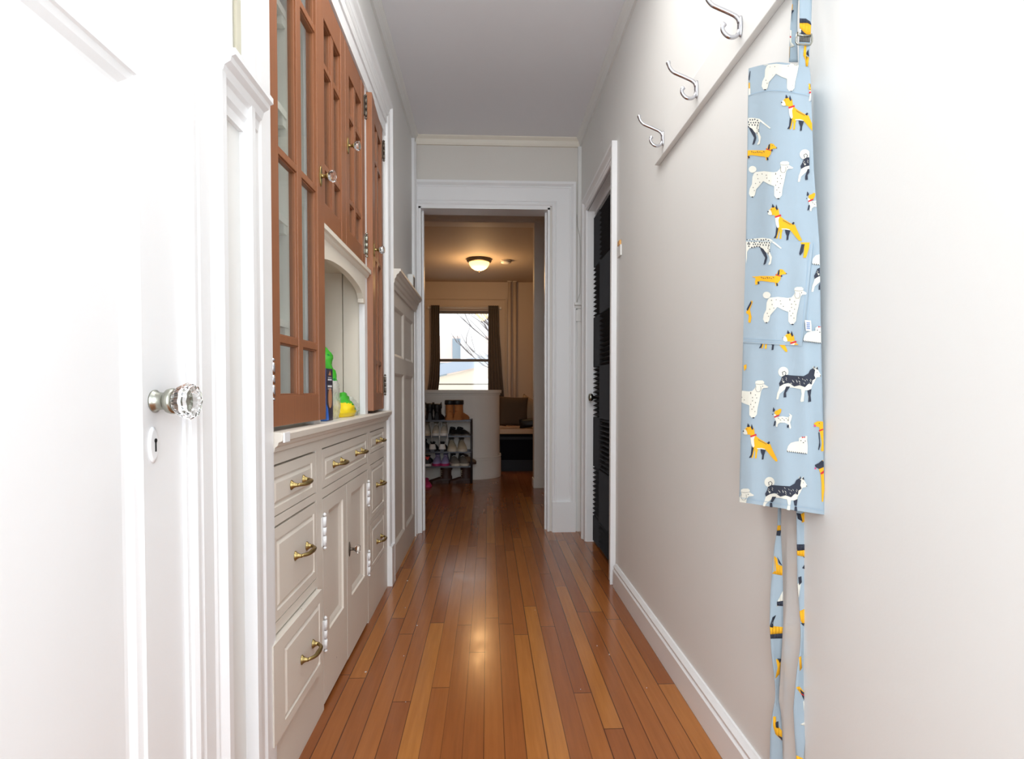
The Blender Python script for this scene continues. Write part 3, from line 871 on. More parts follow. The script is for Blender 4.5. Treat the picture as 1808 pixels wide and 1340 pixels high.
# ------------------------------------------------------------------ the foyer and the far room
b = MB()
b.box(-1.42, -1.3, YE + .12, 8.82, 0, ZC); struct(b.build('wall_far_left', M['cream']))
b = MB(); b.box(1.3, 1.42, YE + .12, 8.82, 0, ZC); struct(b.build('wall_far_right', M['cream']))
b = MB(); b.box(-1.3, -.7, YE, YE + .12, 0, ZC); b.box(.9, 1.3, YE, YE + .12, 0, ZC); struct(b.build('wall_foyer_near', M['foyer']))
b = MB(); b.box(.443, 1.3, 5.44, 5.60, 0, ZC)
struct(b.build('wall_foyer_right', M['foyer']))
b = MB(); b.prism([(.435, 5.432), (1.3, 5.432), (1.3, 5.61), (.435, 5.61)], 'Z', 0, .085); struct(b.build('baseboard_foyer', M['foyer'], None, .003))
b = MB()
b.prism([(5.44, ZC), (5.44, 2.548), (5.455, 2.545), (5.60, 2.545), (5.60, ZC)], 'X', -1.3, .443)
b.prism([(5.44, ZC), (5.40, ZC), (5.405, 2.588), (5.43, 2.57), (5.44, 2.56)], 'X', -1.3, 1.3)
struct(b.build('trim_15', M['foyer']))
# low curved partition
def lowpath(off, n=18):
    # straight front, then a rounded end; off = outward offset
    R = .29; cx, cy = -.165, 5.98 + R
    p = [(-1.3, 5.98 - off)]
    for i in range(n + 1):
        a = -PI / 2 + (PI / 2) * i / n
        p.append((cx + math.cos(a) * (R + off), cy + math.sin(a) * (R + off)))
    p.append((cx + R + off, 6.46)); p.append((-1.3, 6.46))
    return p
def wallband(m, off, z0, z1):
    p = lowpath(off); n = len(p)
    m.add([(x, y, z0) for x, y in p] + [(x, y, z1) for x, y in p], [(i, (i + 1) % n, n + (i + 1) % n, n + i) for i in range(n)] + [tuple(range(n)), tuple(range(n, 2 * n))], False)
b = MB(); wallband(b, 0, 0, .90); struct(b.build('wall_low', M['foyer']))
b = MB(); wallband(b, .016, .0, .20); wallband(b, .010, .20, .222); wallband(b, .018, .222, .232); struct(b.build('baseboard_low', M['foyer'], None, .003))
b = MB(); wallband(b, .008, .895, .915); wallband(b, .022, .915, .95); struct(b.build('trim_16', M['foyer'], None, .003))
# window wall
WX0, WX1, WZ0, WZ1, WY = -.86, .15, .86, 2.215, 8.70
b = MB()
b.box(-1.3, WX0, WY, WY + .16, 0, ZC); b.box(WX1, 1.3, WY, WY + .16, 0, ZC)
b.box(WX0, WX1, WY, WY + .16, 0, WZ0); b.box(WX0, WX1, WY, WY + .16, WZ1, ZC)
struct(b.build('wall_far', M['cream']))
b = MB()
b.sweep([(WX1, WZ0), (WX1, WZ1), (WX0, WZ1), (WX0, WZ0)], [(-w, d) for w, d in casing_profile(.14, .024)], lambda a, c, d: (a, WY - d, c))
b.box(WX0 - .16, WX1 + .16, WY - .06, WY, WZ0 - .04, WZ0)
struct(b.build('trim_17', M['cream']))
win = bpy.data.objects.new('window_1', None); COL.objects.link(win); win.location = (-.355, WY + .06, WZ0); struct(win, 'sash window between dark curtains in the far room')
fm = plain('dark_window_frame', (.16, .14, .12, 1), .5)
b = MB(); b.box(WX0, WX0 + .05, WY + .03, WY + .14, WZ0, WZ1); b.box(WX1 - .05, WX1, WY + .03, WY + .14, WZ0, WZ1); b.box(WX0, WX1, WY + .03, WY + .14, WZ1 - .05, WZ1); b.box(WX0, WX1, WY + .03, WY + .14, WZ0, WZ0 + .03)
b.build('window_frame', M['cream'], win)
for nm, z0, z1, y0 in (('upper_sash', 1.39, 2.17, WY + .085), ('lower_sash', .88, 1.43, WY + .045)):
    b = MB(); b.box(WX0 + .05, WX0 + .085, y0, y0 + .035, z0, z1); b.box(WX1 - .085, WX1 - .05, y0, y0 + .035, z0, z1)
    b.box(WX0 + .085, WX1 - .085, y0, y0 + .035, z0, z0 + .04); b.box(WX0 + .085, WX1 - .085, y0, y0 + .035, z1 - .04, z1)
    o = b.build(nm, fm if nm == 'lower_sash' else fm, win)
    g = MB(); g.box(WX0 + .085, WX1 - .085, y0 + .015, y0 + .019, z0 + .04, z1 - .04); g.build('pane', M['glass'], o)
# curtains
def curtain(rows, label, ph):
    m = MB(); n = 60; rings = []
    for (z, xa, xb) in rows:
        ring = []
        for k in range(n + 1):
            t = k / n
            ring.append((xa + (xb - xa) * t, WY - .075 + .022 * math.sin(t * PI * 9 + ph + z) * (.7 + .3 * math.sin(3 * z)) , z))
        rings.append(ring)
    m.rings(rings, False, False, True)
    o = m.build('curtain', M['curtain'], None)
    md = o.modifiers.new('cloth', 'SOLIDIFY'); md.thickness = .003
    return tag(o, label, 'curtain', 'dark curtains of the far window')
curtain([(.70, -.98, -.80), (.94, -.925, -.755), (1.1, -.895, -.735), (1.4, -.868, -.726), (1.8, -.862, -.73), (2.23, -.862, -.735)], 'dark brown curtain hanging on the left side of the far window', 0)
curtain([(.70, .00, .25), (.94, .0, .232), (1.2, .0, .21), (1.5, .0, .19), (1.8, .005, .165), (2.23, .005, .155)], 'dark brown curtain hanging on the right side of the far window', 1.3)
b = MB(); b.tube([(-.90, WY - .055, 2.197), (.19, WY - .055, 2.197)], .008, 10); rodo = root('curtain_rod', (-.35, WY - .05, 2.19), 'thin white curtain rod over the far window', 'curtain rod')
b.build('rod', M['plastic'], rodo)
for x in (-.90, .19):
    b = MB(); b.box(x - .012, x + .012, WY - .068, WY - .025, 2.18, 2.214); b.build('bracket', M['plastic'], rodo)
# riser pipes
for x, lab in ((.325, 'slim painted riser pipe nearer the far window'), (.405, 'slim painted riser pipe farther right from the far window')):
    r = root('riser_pipe', (x, 8.62, 0), lab, 'pipe', 'painted riser pipes')
    b = MB(); b.tube([(x, 8.62, .001), (x, 8.62, ZC - .012)], .024, 16); b.build('pipe', M['cream'], r)
    b = MB(); b.lathe([(.036, 0), (.036, .006), (.028, .012)], (x, 8.62, ZC - .0005), 'Z', 20, True, -1); b.build('ceiling_flange', M['foyer'], r)
# ceiling lamp
L = root('ceiling_lamp', (-.112, 7.2, ZC), 'flush dome ceiling lamp glowing warm yellow in the far room', 'lamp')
b = MB(); b.lathe([(.10, 0), (.155, .004), (.160, .012), (.158, .022), (.150, .034), (.135, .044), (.128, .044)], (-.112, 7.2, ZC), 'Z', 40, True, -1); b.build('rim', M['bronze'], L)
b = MB(); b.lathe([(.130, .040), (.128, .055), (.118, .080), (.098, .108), (.065, .130), (.03, .142), (.004, .145)], (-.112, 7.2, ZC), 'Z', 40, True, -1)
b.build('glass_dome', emit('glowing_dome', (1, .55, .15, 1), 2.3), L)
b = MB(); b.lathe([(.012, .143), (.010, .150), (.012, .156), (.002, .164)], (-.112, 7.2, ZC), 'Z', 16, True, -1); b.build('finial', M['bronze'], L)
ld = bpy.data.lights.new('bulb', 'POINT'); ld.energy = 9; ld.color = (1, .60, .27); ld.shadow_soft_size = .12
lo = bpy.data.objects.new('bulb', ld); COL.objects.link(lo); lo.location = (-.112, 7.2, ZC - .26)
sd = root('smoke_detector', (.225, 7.25, ZC), 'round white smoke detector on the ceiling beside the lamp', 'smoke detector')
b = MB(); b.lathe([(.055, 0), (.068, .004), (.068, .02), (.058, .036), (.03, .042), (.004, .042)], (.225, 7.25, ZC), 'Z', 28, True, -1); b.build('housing', M['plastic'], sd)
b = MB(); b.lathe([(.05, .018), (.0695, .0185), (.0695, .024), (.05, .0245)], (.225, 7.25, ZC), 'Z', 28, True, -1); b.build('vent_ring', M['bronze'], sd)
# bench with trunk
be = root('bench', (.6, 6.75, 0), 'pale wood topped bench over a black chest in the far room', 'bench')
b = MB(); b.box(.12, 1.2, 6.585, 7.05, .437, .498); b.build('seat_board', M['oak'], be, .004)
b = MB(); b.box(.14, 1.18, 6.62, 7.03, .13, .436); b.build('chest', M['trunk'], be, .006)
b = MB(); b.box(.13, 1.19, 6.605, 7.04, .37, .40); b.build('band', M['greyplastic'], be)
b = MB(); b.box(.13, 1.19, 6.60, 7.04, 0, .13); b.build('plinth', M['greyplastic'], be)
def cushion(name, c, w, h, t, tilt, yaw, roll, mat, label, p=2.6):
    m = MB(); n = 18; top = []; bot = []
    R = Matrix.Rotation(yaw, 3, 'Z') @ Matrix.Rotation(tilt, 3, 'X') @ Matrix.Rotation(roll, 3, 'Y')
    def P(i, j, s_):
        u, v = -1 + 2 * i / n, -1 + 2 * j / n
        th = t * .5 * ((1 - abs(u) ** p) * (1 - abs(v) ** p)) ** .5
        k = 1 - .07 * (u * u * v * v) ** .5 * 0
        pin = 1 - .08 * (1 - max(abs(u), abs(v)) ** 1) * 0
        q = Vector((u * w / 2 * (1 - .06 * (1 - v * v)), s_ * th + .004 * mnoise.noise(Vector((u * 3, v * 3, c[0] * 9))), v * h / 2 * (1 - .06 * (1 - u * u))))
        return Vector(c) + R @ q
    for s_ in (-1, 1):
        vs = [P(i, j, s_) for i in range(n + 1) for j in range(n + 1)]
        m.add(vs, [(i * (n + 1) + j, (i + 1) * (n + 1) + j, (i + 1) * (n + 1) + j + 1, i * (n + 1) + j + 1) for i in range(n) for j in range(n)], True)
    return tag(m.build(name, mat), label, 'cushion')
cushion('cushion', (.295, 6.74, .695), .36, .36, .13, -.22, .08, .05, M['cushion'], 'plump brown cushion leaning at the middle of the bench')
cushion('cushion', (.47, 6.86, .68), .30, .36, .10, -.25, -.2, .5, M['cushion2'], 'tan cushion leaning behind the brown cushion')
cushion('cushion', (.51, 6.665, .565), .30, .11, .12, .1, -.1, -.12, M['black'], 'flat black cushion lying at the right end of the bench')
patm = fabric('patterned_cushion_fabric', (.20, .12, .09, 1), .9, 40, .3)
cushion('cushion', (.13, 6.80, .69), .16, .36, .10, -.2, .1, 0, patm, 'patterned cushion at the rounded end of the low wall')

# ------------------------------------------------------------------ shoe rack
RK = root('shoe_rack', (-.48, 5.85, 0), 'dark grey metal shoe rack with four tiers against the low wall', 'shoe rack')
RX0, RX1, RY0, RY1 = -.80, -.172, 5.735, 5.945
TZ = [.180, .327, .487, .645]
for x in (RX0, RX1):
    for y in (RY0, RY1):
        b = MB(); b.tube([(x, y, .001), (x, y, .648)], .0095, 10); b.build('post', M['rack'], RK)
for z in TZ:
    b = MB()
    b.box(RX0, RX1, RY0 - .006, RY0 + .006, z - .016, z); b.box(RX0, RX1, RY1 - .006, RY1 + .006, z - .016, z)
    b.box(RX0 - .006, RX0 + .006, RY0, RY1, z - .014, z); b.box(RX1 - .006, RX1 + .006, RY0, RY1, z - .014, z)
    for k in range(1, 8): b.box(RX0, RX1, RY0 + k * .0262 - .003, RY0 + k * .0262 + .003, z - .006, z - .001)
    b.build('tier', M['rack'], RK)

def shoe(name, x, y, z, heading, mats, label, L=.265, W=.092, H=.085, boot=0, low=False, laces=True, group=None, cat='shoe', heel=None, strap=False, dangling=False, emblem=None):
    """heading: direction the toe points, radians from -Y (towards the hall)"""
    r = root(name, (x, y, z), label, cat, group)
    ca, sa = math.cos(heading), math.sin(heading)
    def T(l, w, h):          # l along the shoe, 0 = middle
        return (x + l * sa + w * ca, y - l * ca + w * sa, z + h)
    S = [0, .05, .14, .28, .42, .56, .70, .83, .93, .98, 1]
    HW = [.20, .33, .39, .37, .36, .42, .49, .48, .36, .22, .06]
    HT = [.80, 1.0, .98, .86, .80, .74, .60, .49, .42, .33, .20] if not low else [.70, .85, .75, .62, .60, .62, .52, .44, .36, .28, .18]
    us, ss, ac = mats[0], mats[1], mats[2]
    st = .024 if not low else .012
    b = MB(); rings = []
    for s_, w in zip(S, HW):
        rings.append([T((s_ - .5) * L * 1.02, sg * w * W * 1.06, hh) for sg, hh in ((-1, 0), (1, 0), (1, st), (-1, st))])
    b.rings(rings, True, True, False); b.build('sole', ss, r)
    b = MB(); rings = []
    for s_, w, h in zip(S, HW, HT):
        ring = []
        for k in range(13):
            a = PI * k / 12
            xx_ = math.cos(a); zz_ = math.sin(a)
            top = st * .6 + max(.01, (H * h - st * .6)) * (abs(zz_) ** .75)
            ww = w * W * (abs(xx_) ** .8) * (1 if xx_ >= 0 else -1) * (1 - .22 * (top / H) * (1 if s_ < .5 else .2))
            ring.append(T((s_ - .5) * L, ww, top))
        ring.append(T((s_ - .5) * L, 0, st * .5))
        rings.append(ring)
    b.rings(rings, True, True, True)
    if boot:
        rr = []
        for t in range(7):
            q = t / 6; cxl = (-.24 - .02 * q) * L
            rr.append([T(cxl + math.cos(a) * L * (.235 - .02 * math.sin(q * PI)), math.sin(a) * W * (.40 - .03 * math.sin(q * PI) + .02 * q), H * .55 + (boot - H * .55) * q) for a in [2 * PI * i / 20 for i in range(20)]])
        b.rings(rr, True, False, True)
    b.build('upper', us, r)
    if boot:
        b = MB(); cxl = -.26 * L
        ring = lambda k_, h: [T(cxl + math.cos(a) * L * .235 * k_, math.sin(a) * W * .42 * k_, h) for a in [2 * PI * i / 20 for i in range(20)]]
        b.rings([ring(1.03, boot - .035), ring(1.10, boot - .025), ring(1.10, boot + .004), ring(1.0, boot + .012), ring(.8, boot)], True, False, True)
        b.rings([ring(.8, boot), ring(.6, boot - .04)], True, True, True)
        b.build('collar', ac, r)
    else:
        b = MB(); b.rings([[T((.24 - .5 + math.cos(a) * .185) * L, math.sin(a) * W * .235, H * (1.0 if not low else .78) * (.93 - .09 * math.cos(a))) for a in [2 * PI * i / 18 for i in range(18)]],
                           [T((.24 - .5 + math.cos(a) * .14) * L, math.sin(a) * W * .15, H * .55) for a in [2 * PI * i / 18 for i in range(18)]]], True, True, True)
        b.tube([T((.24 - .5 + math.cos(a) * .19) * L, math.sin(a) * W * .25, H * (1.0 if not low else .78) * (.95 - .09 * math.cos(a))) for a in [2 * PI * i / 18 for i in range(19)]], .005, 6)
        b.build('collar', ac, r)
    if laces:
        lm = mats[3] if len(mats) > 3 else ss
        b = MB()
        for i in range(4):
            s_ = .46 + .07 * i; h = H * (.80 - .13 * i) + .004
            b.tube([T((s_ - .5) * L, -W * .2, h - .010), T((s_ - .5) * L, 0, h + .002), T((s_ - .5) * L, W * .2, h - .010)], .0032, 6)
        if boot:
            for i in range(4):
                h = H + (boot - H) * (i + .3) / 4.4; l = -.26 * L + L * .236
                b.tube([T(l - .012, -W * .2, h), T(l + .004, 0, h + .004), T(l - .012, W * .2, h)], .0032, 6)
        if dangling:
            for sg in (-1, 1): b.tube([T(.02 * sg, W * .5 * sg, H * .9), T(.08, W * .56 * sg, H * .5), T(.135, W * .50 * sg, -.02), T(.145, W * .42 * sg, -.075 - .01 * sg)], .0028, 6)
        b.build('laces', lm, r)
    if heel:
        b = MB(); rings = []
        for l, w in ((-.512, .19), (-.475, .345), (-.42, .40)):
            rings.append([T(l * L, sg * w * W, hh) for sg, hh in ((-1, st), (1, st), (.75, H * .8), (-.75, H * .8))])
        b.rings(rings, True, True, False); b.build('heel_counter', heel, r)
    if emblem:
        b = MB(); l = -.53 * L
        out = [(0, -.020), (.020, .002), (.022, .012), (.012, .018), (0, .010), (-.012, .018), (-.022, .012), (-.020, .002)]
        for k_, mt, dl in ((1.0, 0, 0),):
            b.add([T(l - dl, q * .9 * k_, H * .78 + e_ * k_) for q, e_ in out] + [T(l + .03, q * .9 * k_, H * .78 + e_ * k_) for q, e_ in out], [tuple(range(8)), tuple(range(15, 7, -1))] + [(i, (i + 1) % 8, 8 + (i + 1) % 8, 8 + i) for i in range(8)], False)
        b.build('heel_badge', emblem, r)
    if strap:
        for q in (-.3, .3):
            b = MB(); b.tube([T(-.10, q * W, H), T(-.13, q * W * 1.3, H + .05), T(-.11, q * W * 1.6, H + .085), T(-.07, q * W, H + .06)], .006, 8); b.build('strap', us, r)
    return r
yb = 5.845
shoe('ankle_boot', -.605, yb, .645, PI + .15, (M['black'], M['black'], M['black']), 'black ankle boot with straps on the rack top, beside the doorway frame', .25, .088, .09, .155, cat='boot', strap=True, group='black ankle boots')
shoe('ankle_boot', -.505, yb, .645, PI - .1, (M['black'], M['black'], M['black']), 'black ankle boot with straps on the rack top, next to the tan boots', .25, .088, .09, .150, cat='boot', strap=True, group='black ankle boots')
shoe('work_boot', -.395, yb, .645, PI + .05, (M['tan'], M['tan'], M['black'], M['tan']), 'tan nubuck work boot on the rack top, beside the black boots', .27, .108, .10, .19, cat='boot', group='tan work boots')
shoe('work_boot', -.278, yb, .645, PI - .35, (M['tan'], M['tan'], M['black'], M['tan']), 'tan nubuck work boot on the rack top, at its right corner', .27, .108, .10, .19, cat='boot', group='tan work boots')
shoe('sneaker', -.635, yb, .487, 0, (M['offwhite'], bag_yellow if False else M['beige'], M['offwhite']), 'cream high sneaker with tan toe on the second tier, by the doorway frame', .26, .095, .13)
shoe('sneaker', -.535, yb, .487, .05, (M['offwhite'], M['white'], M['offwhite'], M['white']), 'off-white laced sneaker on the second tier, beside the cream high sneaker', .25, .082, .13, dangling=True, group='off-white sneaker pair')
shoe('sneaker', -.452, yb, .487, 0, (M['offwhite'], M['white'], M['offwhite'], M['white']), 'off-white laced sneaker on the second tier, beside the black flat shoes', .25, .082, .13, dangling=True, group='off-white sneaker pair')
shoe('flat_shoe', -.345, yb, .487, .35, (M['black'], M['greysh'], M['dark']), 'black flat shoe on the second tier, beside the off-white sneakers', .25, .09, .09, 0, True, False, group='black flat shoes')
shoe('flat_shoe', -.262, yb, .487, .45, (M['black'], M['greysh'], M['dark']), 'black flat shoe on the second tier, at its right end', .25, .09, .09, 0, True, False, group='black flat shoes')
shoe('sneaker', -.645, yb, .327, .3, (M['rack'], M['black'], M['black']), 'dark grey sneaker on the middle tier, by the doorway frame', .26, .10, .11)
shoe('sneaker', -.562, yb, .327, PI, (M['black'], M['rack'], M['black']), 'black sneaker with white heel on the middle tier, beside the dark grey sneaker', .26, .092, .095, heel=M['white'], laces=False, group='white heeled sneakers')
shoe('sneaker', -.465, yb, .327, PI, (M['black'], M['rack'], M['black']), 'black sneaker with white heel on the middle tier, beside the beige pair', .26, .092, .095, heel=M['white'], laces=False, group='white heeled sneakers')
shoe('sneaker', -.375, yb, .327, .12, (M['beige'], M['offwhite'], M['greysh'], M['offwhite']), 'chunky beige sneaker on the middle tier, beside the white heeled pair', .27, .10, .125, group='chunky beige sneakers')
shoe('sneaker', -.272, yb, .327, .1, (M['beige'], M['offwhite'], M['greysh'], M['offwhite']), 'chunky beige sneaker on the middle tier, at its right end', .27, .10, .125, group='chunky beige sneakers')
shoe('sneaker', -.612, yb, .180, PI, (M['black'], M['white'], M['black']), 'black sneaker with a red heel badge on the lowest tier', .26, .092, .105, laces=False, emblem=M['red'])
shoe('sneaker', -.525, yb, .180, 0, (M['purple'], M['magenta'], M['purple'], M['lilac']), 'lilac running shoe on the lowest tier, beside the red badged sneaker', .25, .088, .11, group='lilac running shoes')
shoe('sneaker', -.440, yb, .180, 0, (M['purple'], M['magenta'], M['purple'], M['lilac']), 'lilac running shoe on the lowest tier, beside the grey sneakers', .25, .088, .11, group='lilac running shoes')
shoe('sneaker', -.350, yb, .180, .25, (M['greysh'], M['offwhite'], M['rack'], M['white']), 'grey sneaker on the lowest tier, beside the lilac running shoes', .26, .095, .11, group='grey sneakers')
shoe('sneaker', -.262, yb, .180, .25, (M['greysh'], M['offwhite'], M['rack'], M['white']), 'grey sneaker on the lowest tier, at its right end', .26, .095, .11, group='grey sneakers')
shoe('slipper', -.20, 5.90, .180, PI / 2, (plain('brown_felt', rgb(122, 98, 74), .9), M['dbrown'], M['dbrown']), 'brown slipper whose rounded toe sticks out of the rack', .15, .085, .10, 0, False, False)
shoe('work_boot', -.49, 5.80, 0, -PI / 2 + .15, (M['dbrown'], M['dbrown'], M['dbrown'], M['beige']), 'dark brown laced boot on the floor under the rack, near the pink shoe', .24, .095, .08, .165, cat='boot', group='dark brown boots')
shoe('work_boot', -.285, 5.80, 0, -PI / 2 + .15, (M['dbrown'], M['dbrown'], M['dbrown'], M['beige']), 'dark brown laced boot on the floor under the right end of the rack', .24, .095, .08, .165, cat='boot', group='dark brown boots')
shoe('slipper', -.607, 5.63, 0, .2, (M['pink'], M['pink'], M['magenta']), 'bright pink shoe on the floor in front of the rack', .20, .08, .075, 0, True, False)

# ------------------------------------------------------------------ outside the window
b = MB(); b.box(-60, 60, 8.9, 90, -3.4, -3.2); struct(b.build('ground_street', plain('pale_asphalt', (.45, .45, .46, 1), .9)))
bldm = plain('pale_pink_render', rgb(236, 218, 212), .9); bldy = plain('cream_brick', rgb(238, 226, 206), .9); winm = plain('grey_window_glass', rgb(150, 165, 178), .3); whm = plain('white_render', rgb(246, 246, 248), .9)
B = root('apartment_building', (-2, 42, -3.2), 'pale pink and cream apartment building across the street outside the window', 'building')
def slant(x0, x1, y0, y1, z0, z1, dy=.0):
    m = MB(); m.box(x0, x1, y0, y1, z0, z1); return m
bb = MB(); bb.box(-6, 2.5, 40, 50, -3.2, 4.8); bb.build('wall', bldm, B)
bb = MB(); bb.box(-1.9, -.2, 39.2, 40, 3.0, 8.0); bb.build('stair_tower', whm, B)
bb = MB(); bb.box(-1.95, 3, 43, 50, 4.8, 9.2); bb.build('upper_storey', whm, B)
bb = MB(); bb.prism([(-4.2, 1.6), (4, 3.4), (4, -3.2), (-4.2, -3.2)], 'Y', 36.5, 40); bb.build('front_wing', bldy, B)
bb = MB(); bb.prism([(-4.4, 1.65), (4, 3.45), (4, 4.1), (-4.4, 2.35)], 'Y', 36.3, 36.5); bb.build('balcony_railing', plain('blue_grey_railing', rgb(176, 188, 204), .6), B)
for (x0, x1, z0, z1, y) in ((-2.5, -1.55, 3.2, 4.6, 39.9), (-3.9, -2.9, 1.9, 2.9, 39.9), (-1.7, -.6, 5.0, 6.6, 42.9), (.0, 1.2, 5.0, 6.6, 42.9), (.2, 1.0, 3.4, 4.7, 39.9), (-1.9, -1.2, -.7, .7, 36.4), (-.9, -.3, -.3, 1.0, 36.4), (.3, .95, .1, 1.5, 36.4), (-2.9, -2.3, -1.1, .3, 36.4)):
    m = MB(); m.box(x0, x1, y, y + .3, z0, z1); m.build('window', winm, B)
T_ = root('bare_tree', (1.8, 16, -3.2), 'leafless tree branching across the view outside the window', 'tree')
bark = plain('grey_bark', rgb(120, 112, 112), .9)
m = MB()
def branch(p, d, l, r, depth, rnd):
    pts = [Vector(p)]; dd = Vector(d).normalized()
    for i in range(6):
        dd = (dd + Vector((rnd.uniform(-.16, .16), rnd.uniform(-.1, .1), rnd.uniform(-.05, .16)))).normalized()
        pts.append(pts[-1] + dd * l / 6)
    m.tube(pts, [r * (1 - .7 * i / 6) for i in range(7)], 6)
    if depth:
        for k in range(6):
            i = 1 + k % 5; q = pts[min(i + 1, 6)]
            s_ = 1 if rnd.random() > .5 else -1
            nd = dd + Vector((rnd.uniform(-.9, .5), rnd.uniform(-.4, .4), rnd.uniform(-.2, .9) ))
            branch(q, nd, l * rnd.uniform(.38, .62), r * .5, depth - 1, rnd)
rnd = random.Random(5)
m.tube([(1.9, 16, -3.2), (1.8, 16, 0), (1.55, 16, 1.5)], [.16, .12, .09], 8)
m.build('trunk', bark, T_)
m = MB()
for p, d, l in (((1.55, 16, 1.4), (-1, 0, .55), 2.7), ((1.55, 16, 1.5), (-.8, 0, 1.2), 2.6), ((1.6, 16, 1.5), (-.3, .1, 1.3), 2.8), ((1.6, 16, 1.2), (-1, -.1, .15), 1.8), ((1.55, 16, 1.3), (-.9, .1, .8), 2.9), ((1.6, 16, 1.4), (-.55, -.1, 1.2), 2.3)):
    branch(p, d, l, .05, 2, rnd)
m.build('branches', bark, T_)
P2 = root('shop_building', (-.2, 24, -3.2), 'low shopfront with pale teal awning across the street', 'building')
m = MB(); m.box(-3, 1.5, 26, 32, -3.2, .95); m.build('wall', bldm, P2)
m = MB(); m.prism([(25.2, .25), (25.2, .30), (26, .62), (26, .55)], 'X', -.9, 1.4); m.build('awning', plain('teal_awning', rgb(176, 222, 222), .7), P2)
for x0 in (-2.4, -1.5, -.6, .2):
    m = MB(); m.box(x0, x0 + .5, 25.9, 26.1, -1.2, .15); m.build('window', winm, P2)
F_ = root('street_railing', (-.2, 12, -3.2), 'dark horizontal bars outside the lower window sash', 'railing')
for z in (.62, .86, 1.08):
    m = MB(); m.tube([(-2, 12, z), (1.6, 12, z)], .014, 8); m.build('rail', M['bronze'], F_)
for x in (-1.98, 1.58):
    m = MB(); m.tube([(x, 12, -3.2), (x, 12, 1.1)], .02, 8); m.build('post', M['bronze'], F_)

# ------------------------------------------------------------------ the apron
_f = Vector((math.sin(YAW) * math.cos(PITCH), math.cos(YAW) * math.cos(PITCH), -math.sin(PITCH)))
_r = Vector((math.cos(YAW), -math.sin(YAW), 0)); _u = _r.cross(_f)
def at(px, py, Y):                                # the point of depth Y that a traced outline point belongs to
    d = _f * FPX + _r * (px - 904) + _u * (690 + FPX * math.tan(PITCH) - py)
    return Vector((0, 0, CAM_H)) + d * (Y / d.y)
def interp(tab, t):
    if t <= tab[0][0]: return tab[0][1]
    for (a, va), (c, vc) in zip(tab, tab[1:]):
        if t <= c: return va + (vc - va) * (t - a) / (c - a)
    return tab[-1][1]
LE = [(110, 1322), (250, 1320), (430, 1317), (600, 1312), (750, 1308), (890, 1305)]
RE = [(110, 1426), (125, 1431), (160, 1432), (300, 1437), (430, 1447), (600, 1450), (760, 1454), (910, 1457)]
def apron_depth(px, py):
    l, r = interp(LE, py), interp(RE, py)
    u = (px - l) / (r - l); v = (py - 110) / 795
    return 1.120 - .116 * u - .024 * math.sin(PI * max(0, min(1, u))) * (.75 + .35 * v) + .003 * math.sin(u * 9 + v * 5) * min(1, v * 3) + .0025 * math.sin(u * 17 - v * 4) * v
def ap(px, py, lift=0): return at(px, py, apron_depth(px, py) - lift)
apr = root('apron', (.56, 1.08, 1.56), 'pale blue apron printed with dogs hanging on the right wall', 'apron')
cb = [M['apron'], M['fab_white'], M['fab_yellow'], M['fab_dark'], M['fab_red'], M['fab_grey'], M['fab_pink'], M['stitch'], M['plastic']]
WHT, YEL, DRK, RED, GRY, PNK, STI, LBL = 1, 2, 3, 4, 5, 6, 7, 8
body = MB()
NU, NV = 44, 60
rows = []
for j in range(NV + 1):
    v = j / NV; row = []
    for i in range(NU + 1):
        u = i / NU
        top = 110 + 11 * abs(u - .52) ** 1.5 * 2.6; bot = 886 + 23 * u
        py = top + (bot - top) * v; l, r = interp(LE, py), interp(RE, py)
        row.append(ap(l + (r - l) * u, py))
    a = row[0]; c = row[-1]
    left = [a.lerp(Vector((.611, 1.255, a.z - .004)), t) + Vector((-.012 * math.sin(PI * t), 0, 0)) for t in (1, .75, .5, .25, .08)]
    right = [c + Vector((t * (.6105 - c.x), t * .06, 0)) for t in (.3, .65, 1)]
    rows.append(left + row + right)
body.rings(rows, False, False, True)
def clipx(poly, x, keep_right):
    out = []
    for i in range(len(poly)):
        a, c = poly[i - 1], poly[i]
        ia, ic = ((a[0] >= x) == keep_right) or a[0] == x, ((c[0] >= x) == keep_right) or c[0] == x
        if ia != ic:
            t = (x - a[0]) / (c[0] - a[0]); out.append((x, a[1] + (c[1] - a[1]) * t))
        if ic: out.append(c)
    return out
from mathutils.geometry import tessellate_polygon
def clipline(poly, f):
    out = []
    for i in range(len(poly)):
        a, c = poly[i - 1], poly[i]; fa, fc = f(a), f(c)
        if (fa >= 0) != (fc >= 0):
            t = fa / (fa - fc); out.append((a[0] + (c[0] - a[0]) * t, a[1] + (c[1] - a[1]) * t))
        if fc >= 0: out.append(c)
    return out
def print_poly(poly, mi, layer=1, mapper=None, lim=None, step=6, target=None):
    mapper = mapper or ap; tgt = target or body
    if lim:
        for f in lim:
            poly = clipline(poly, f)
            if len(poly) < 3: return
    x0, x1 = min(p[0] for p in poly), max(p[0] for p in poly)
    n = max(1, int(math.ceil((x1 - x0) / step)))
    tgt.cur = mi
    for i in range(n):
        a, c = x0 + (x1 - x0) * i / n, x0 + (x1 - x0) * (i + 1) / n
        q = poly if n == 1 else clipx(clipx(poly, a, True), c, False)
        clean = [p for k, p in enumerate(q) if abs(p[0] - q[k - 1][0]) + abs(p[1] - q[k - 1][1]) > 1e-4]
        if len(clean) < 3: continue
        tris = tessellate_polygon([[Vector((p[0], p[1], 0)) for p in clean]])
        tgt.add([mapper(p[0], p[1], .0006 + .00035 * layer) for p in clean], [tuple(t) for t in tris], True)
    tgt.cur = 0
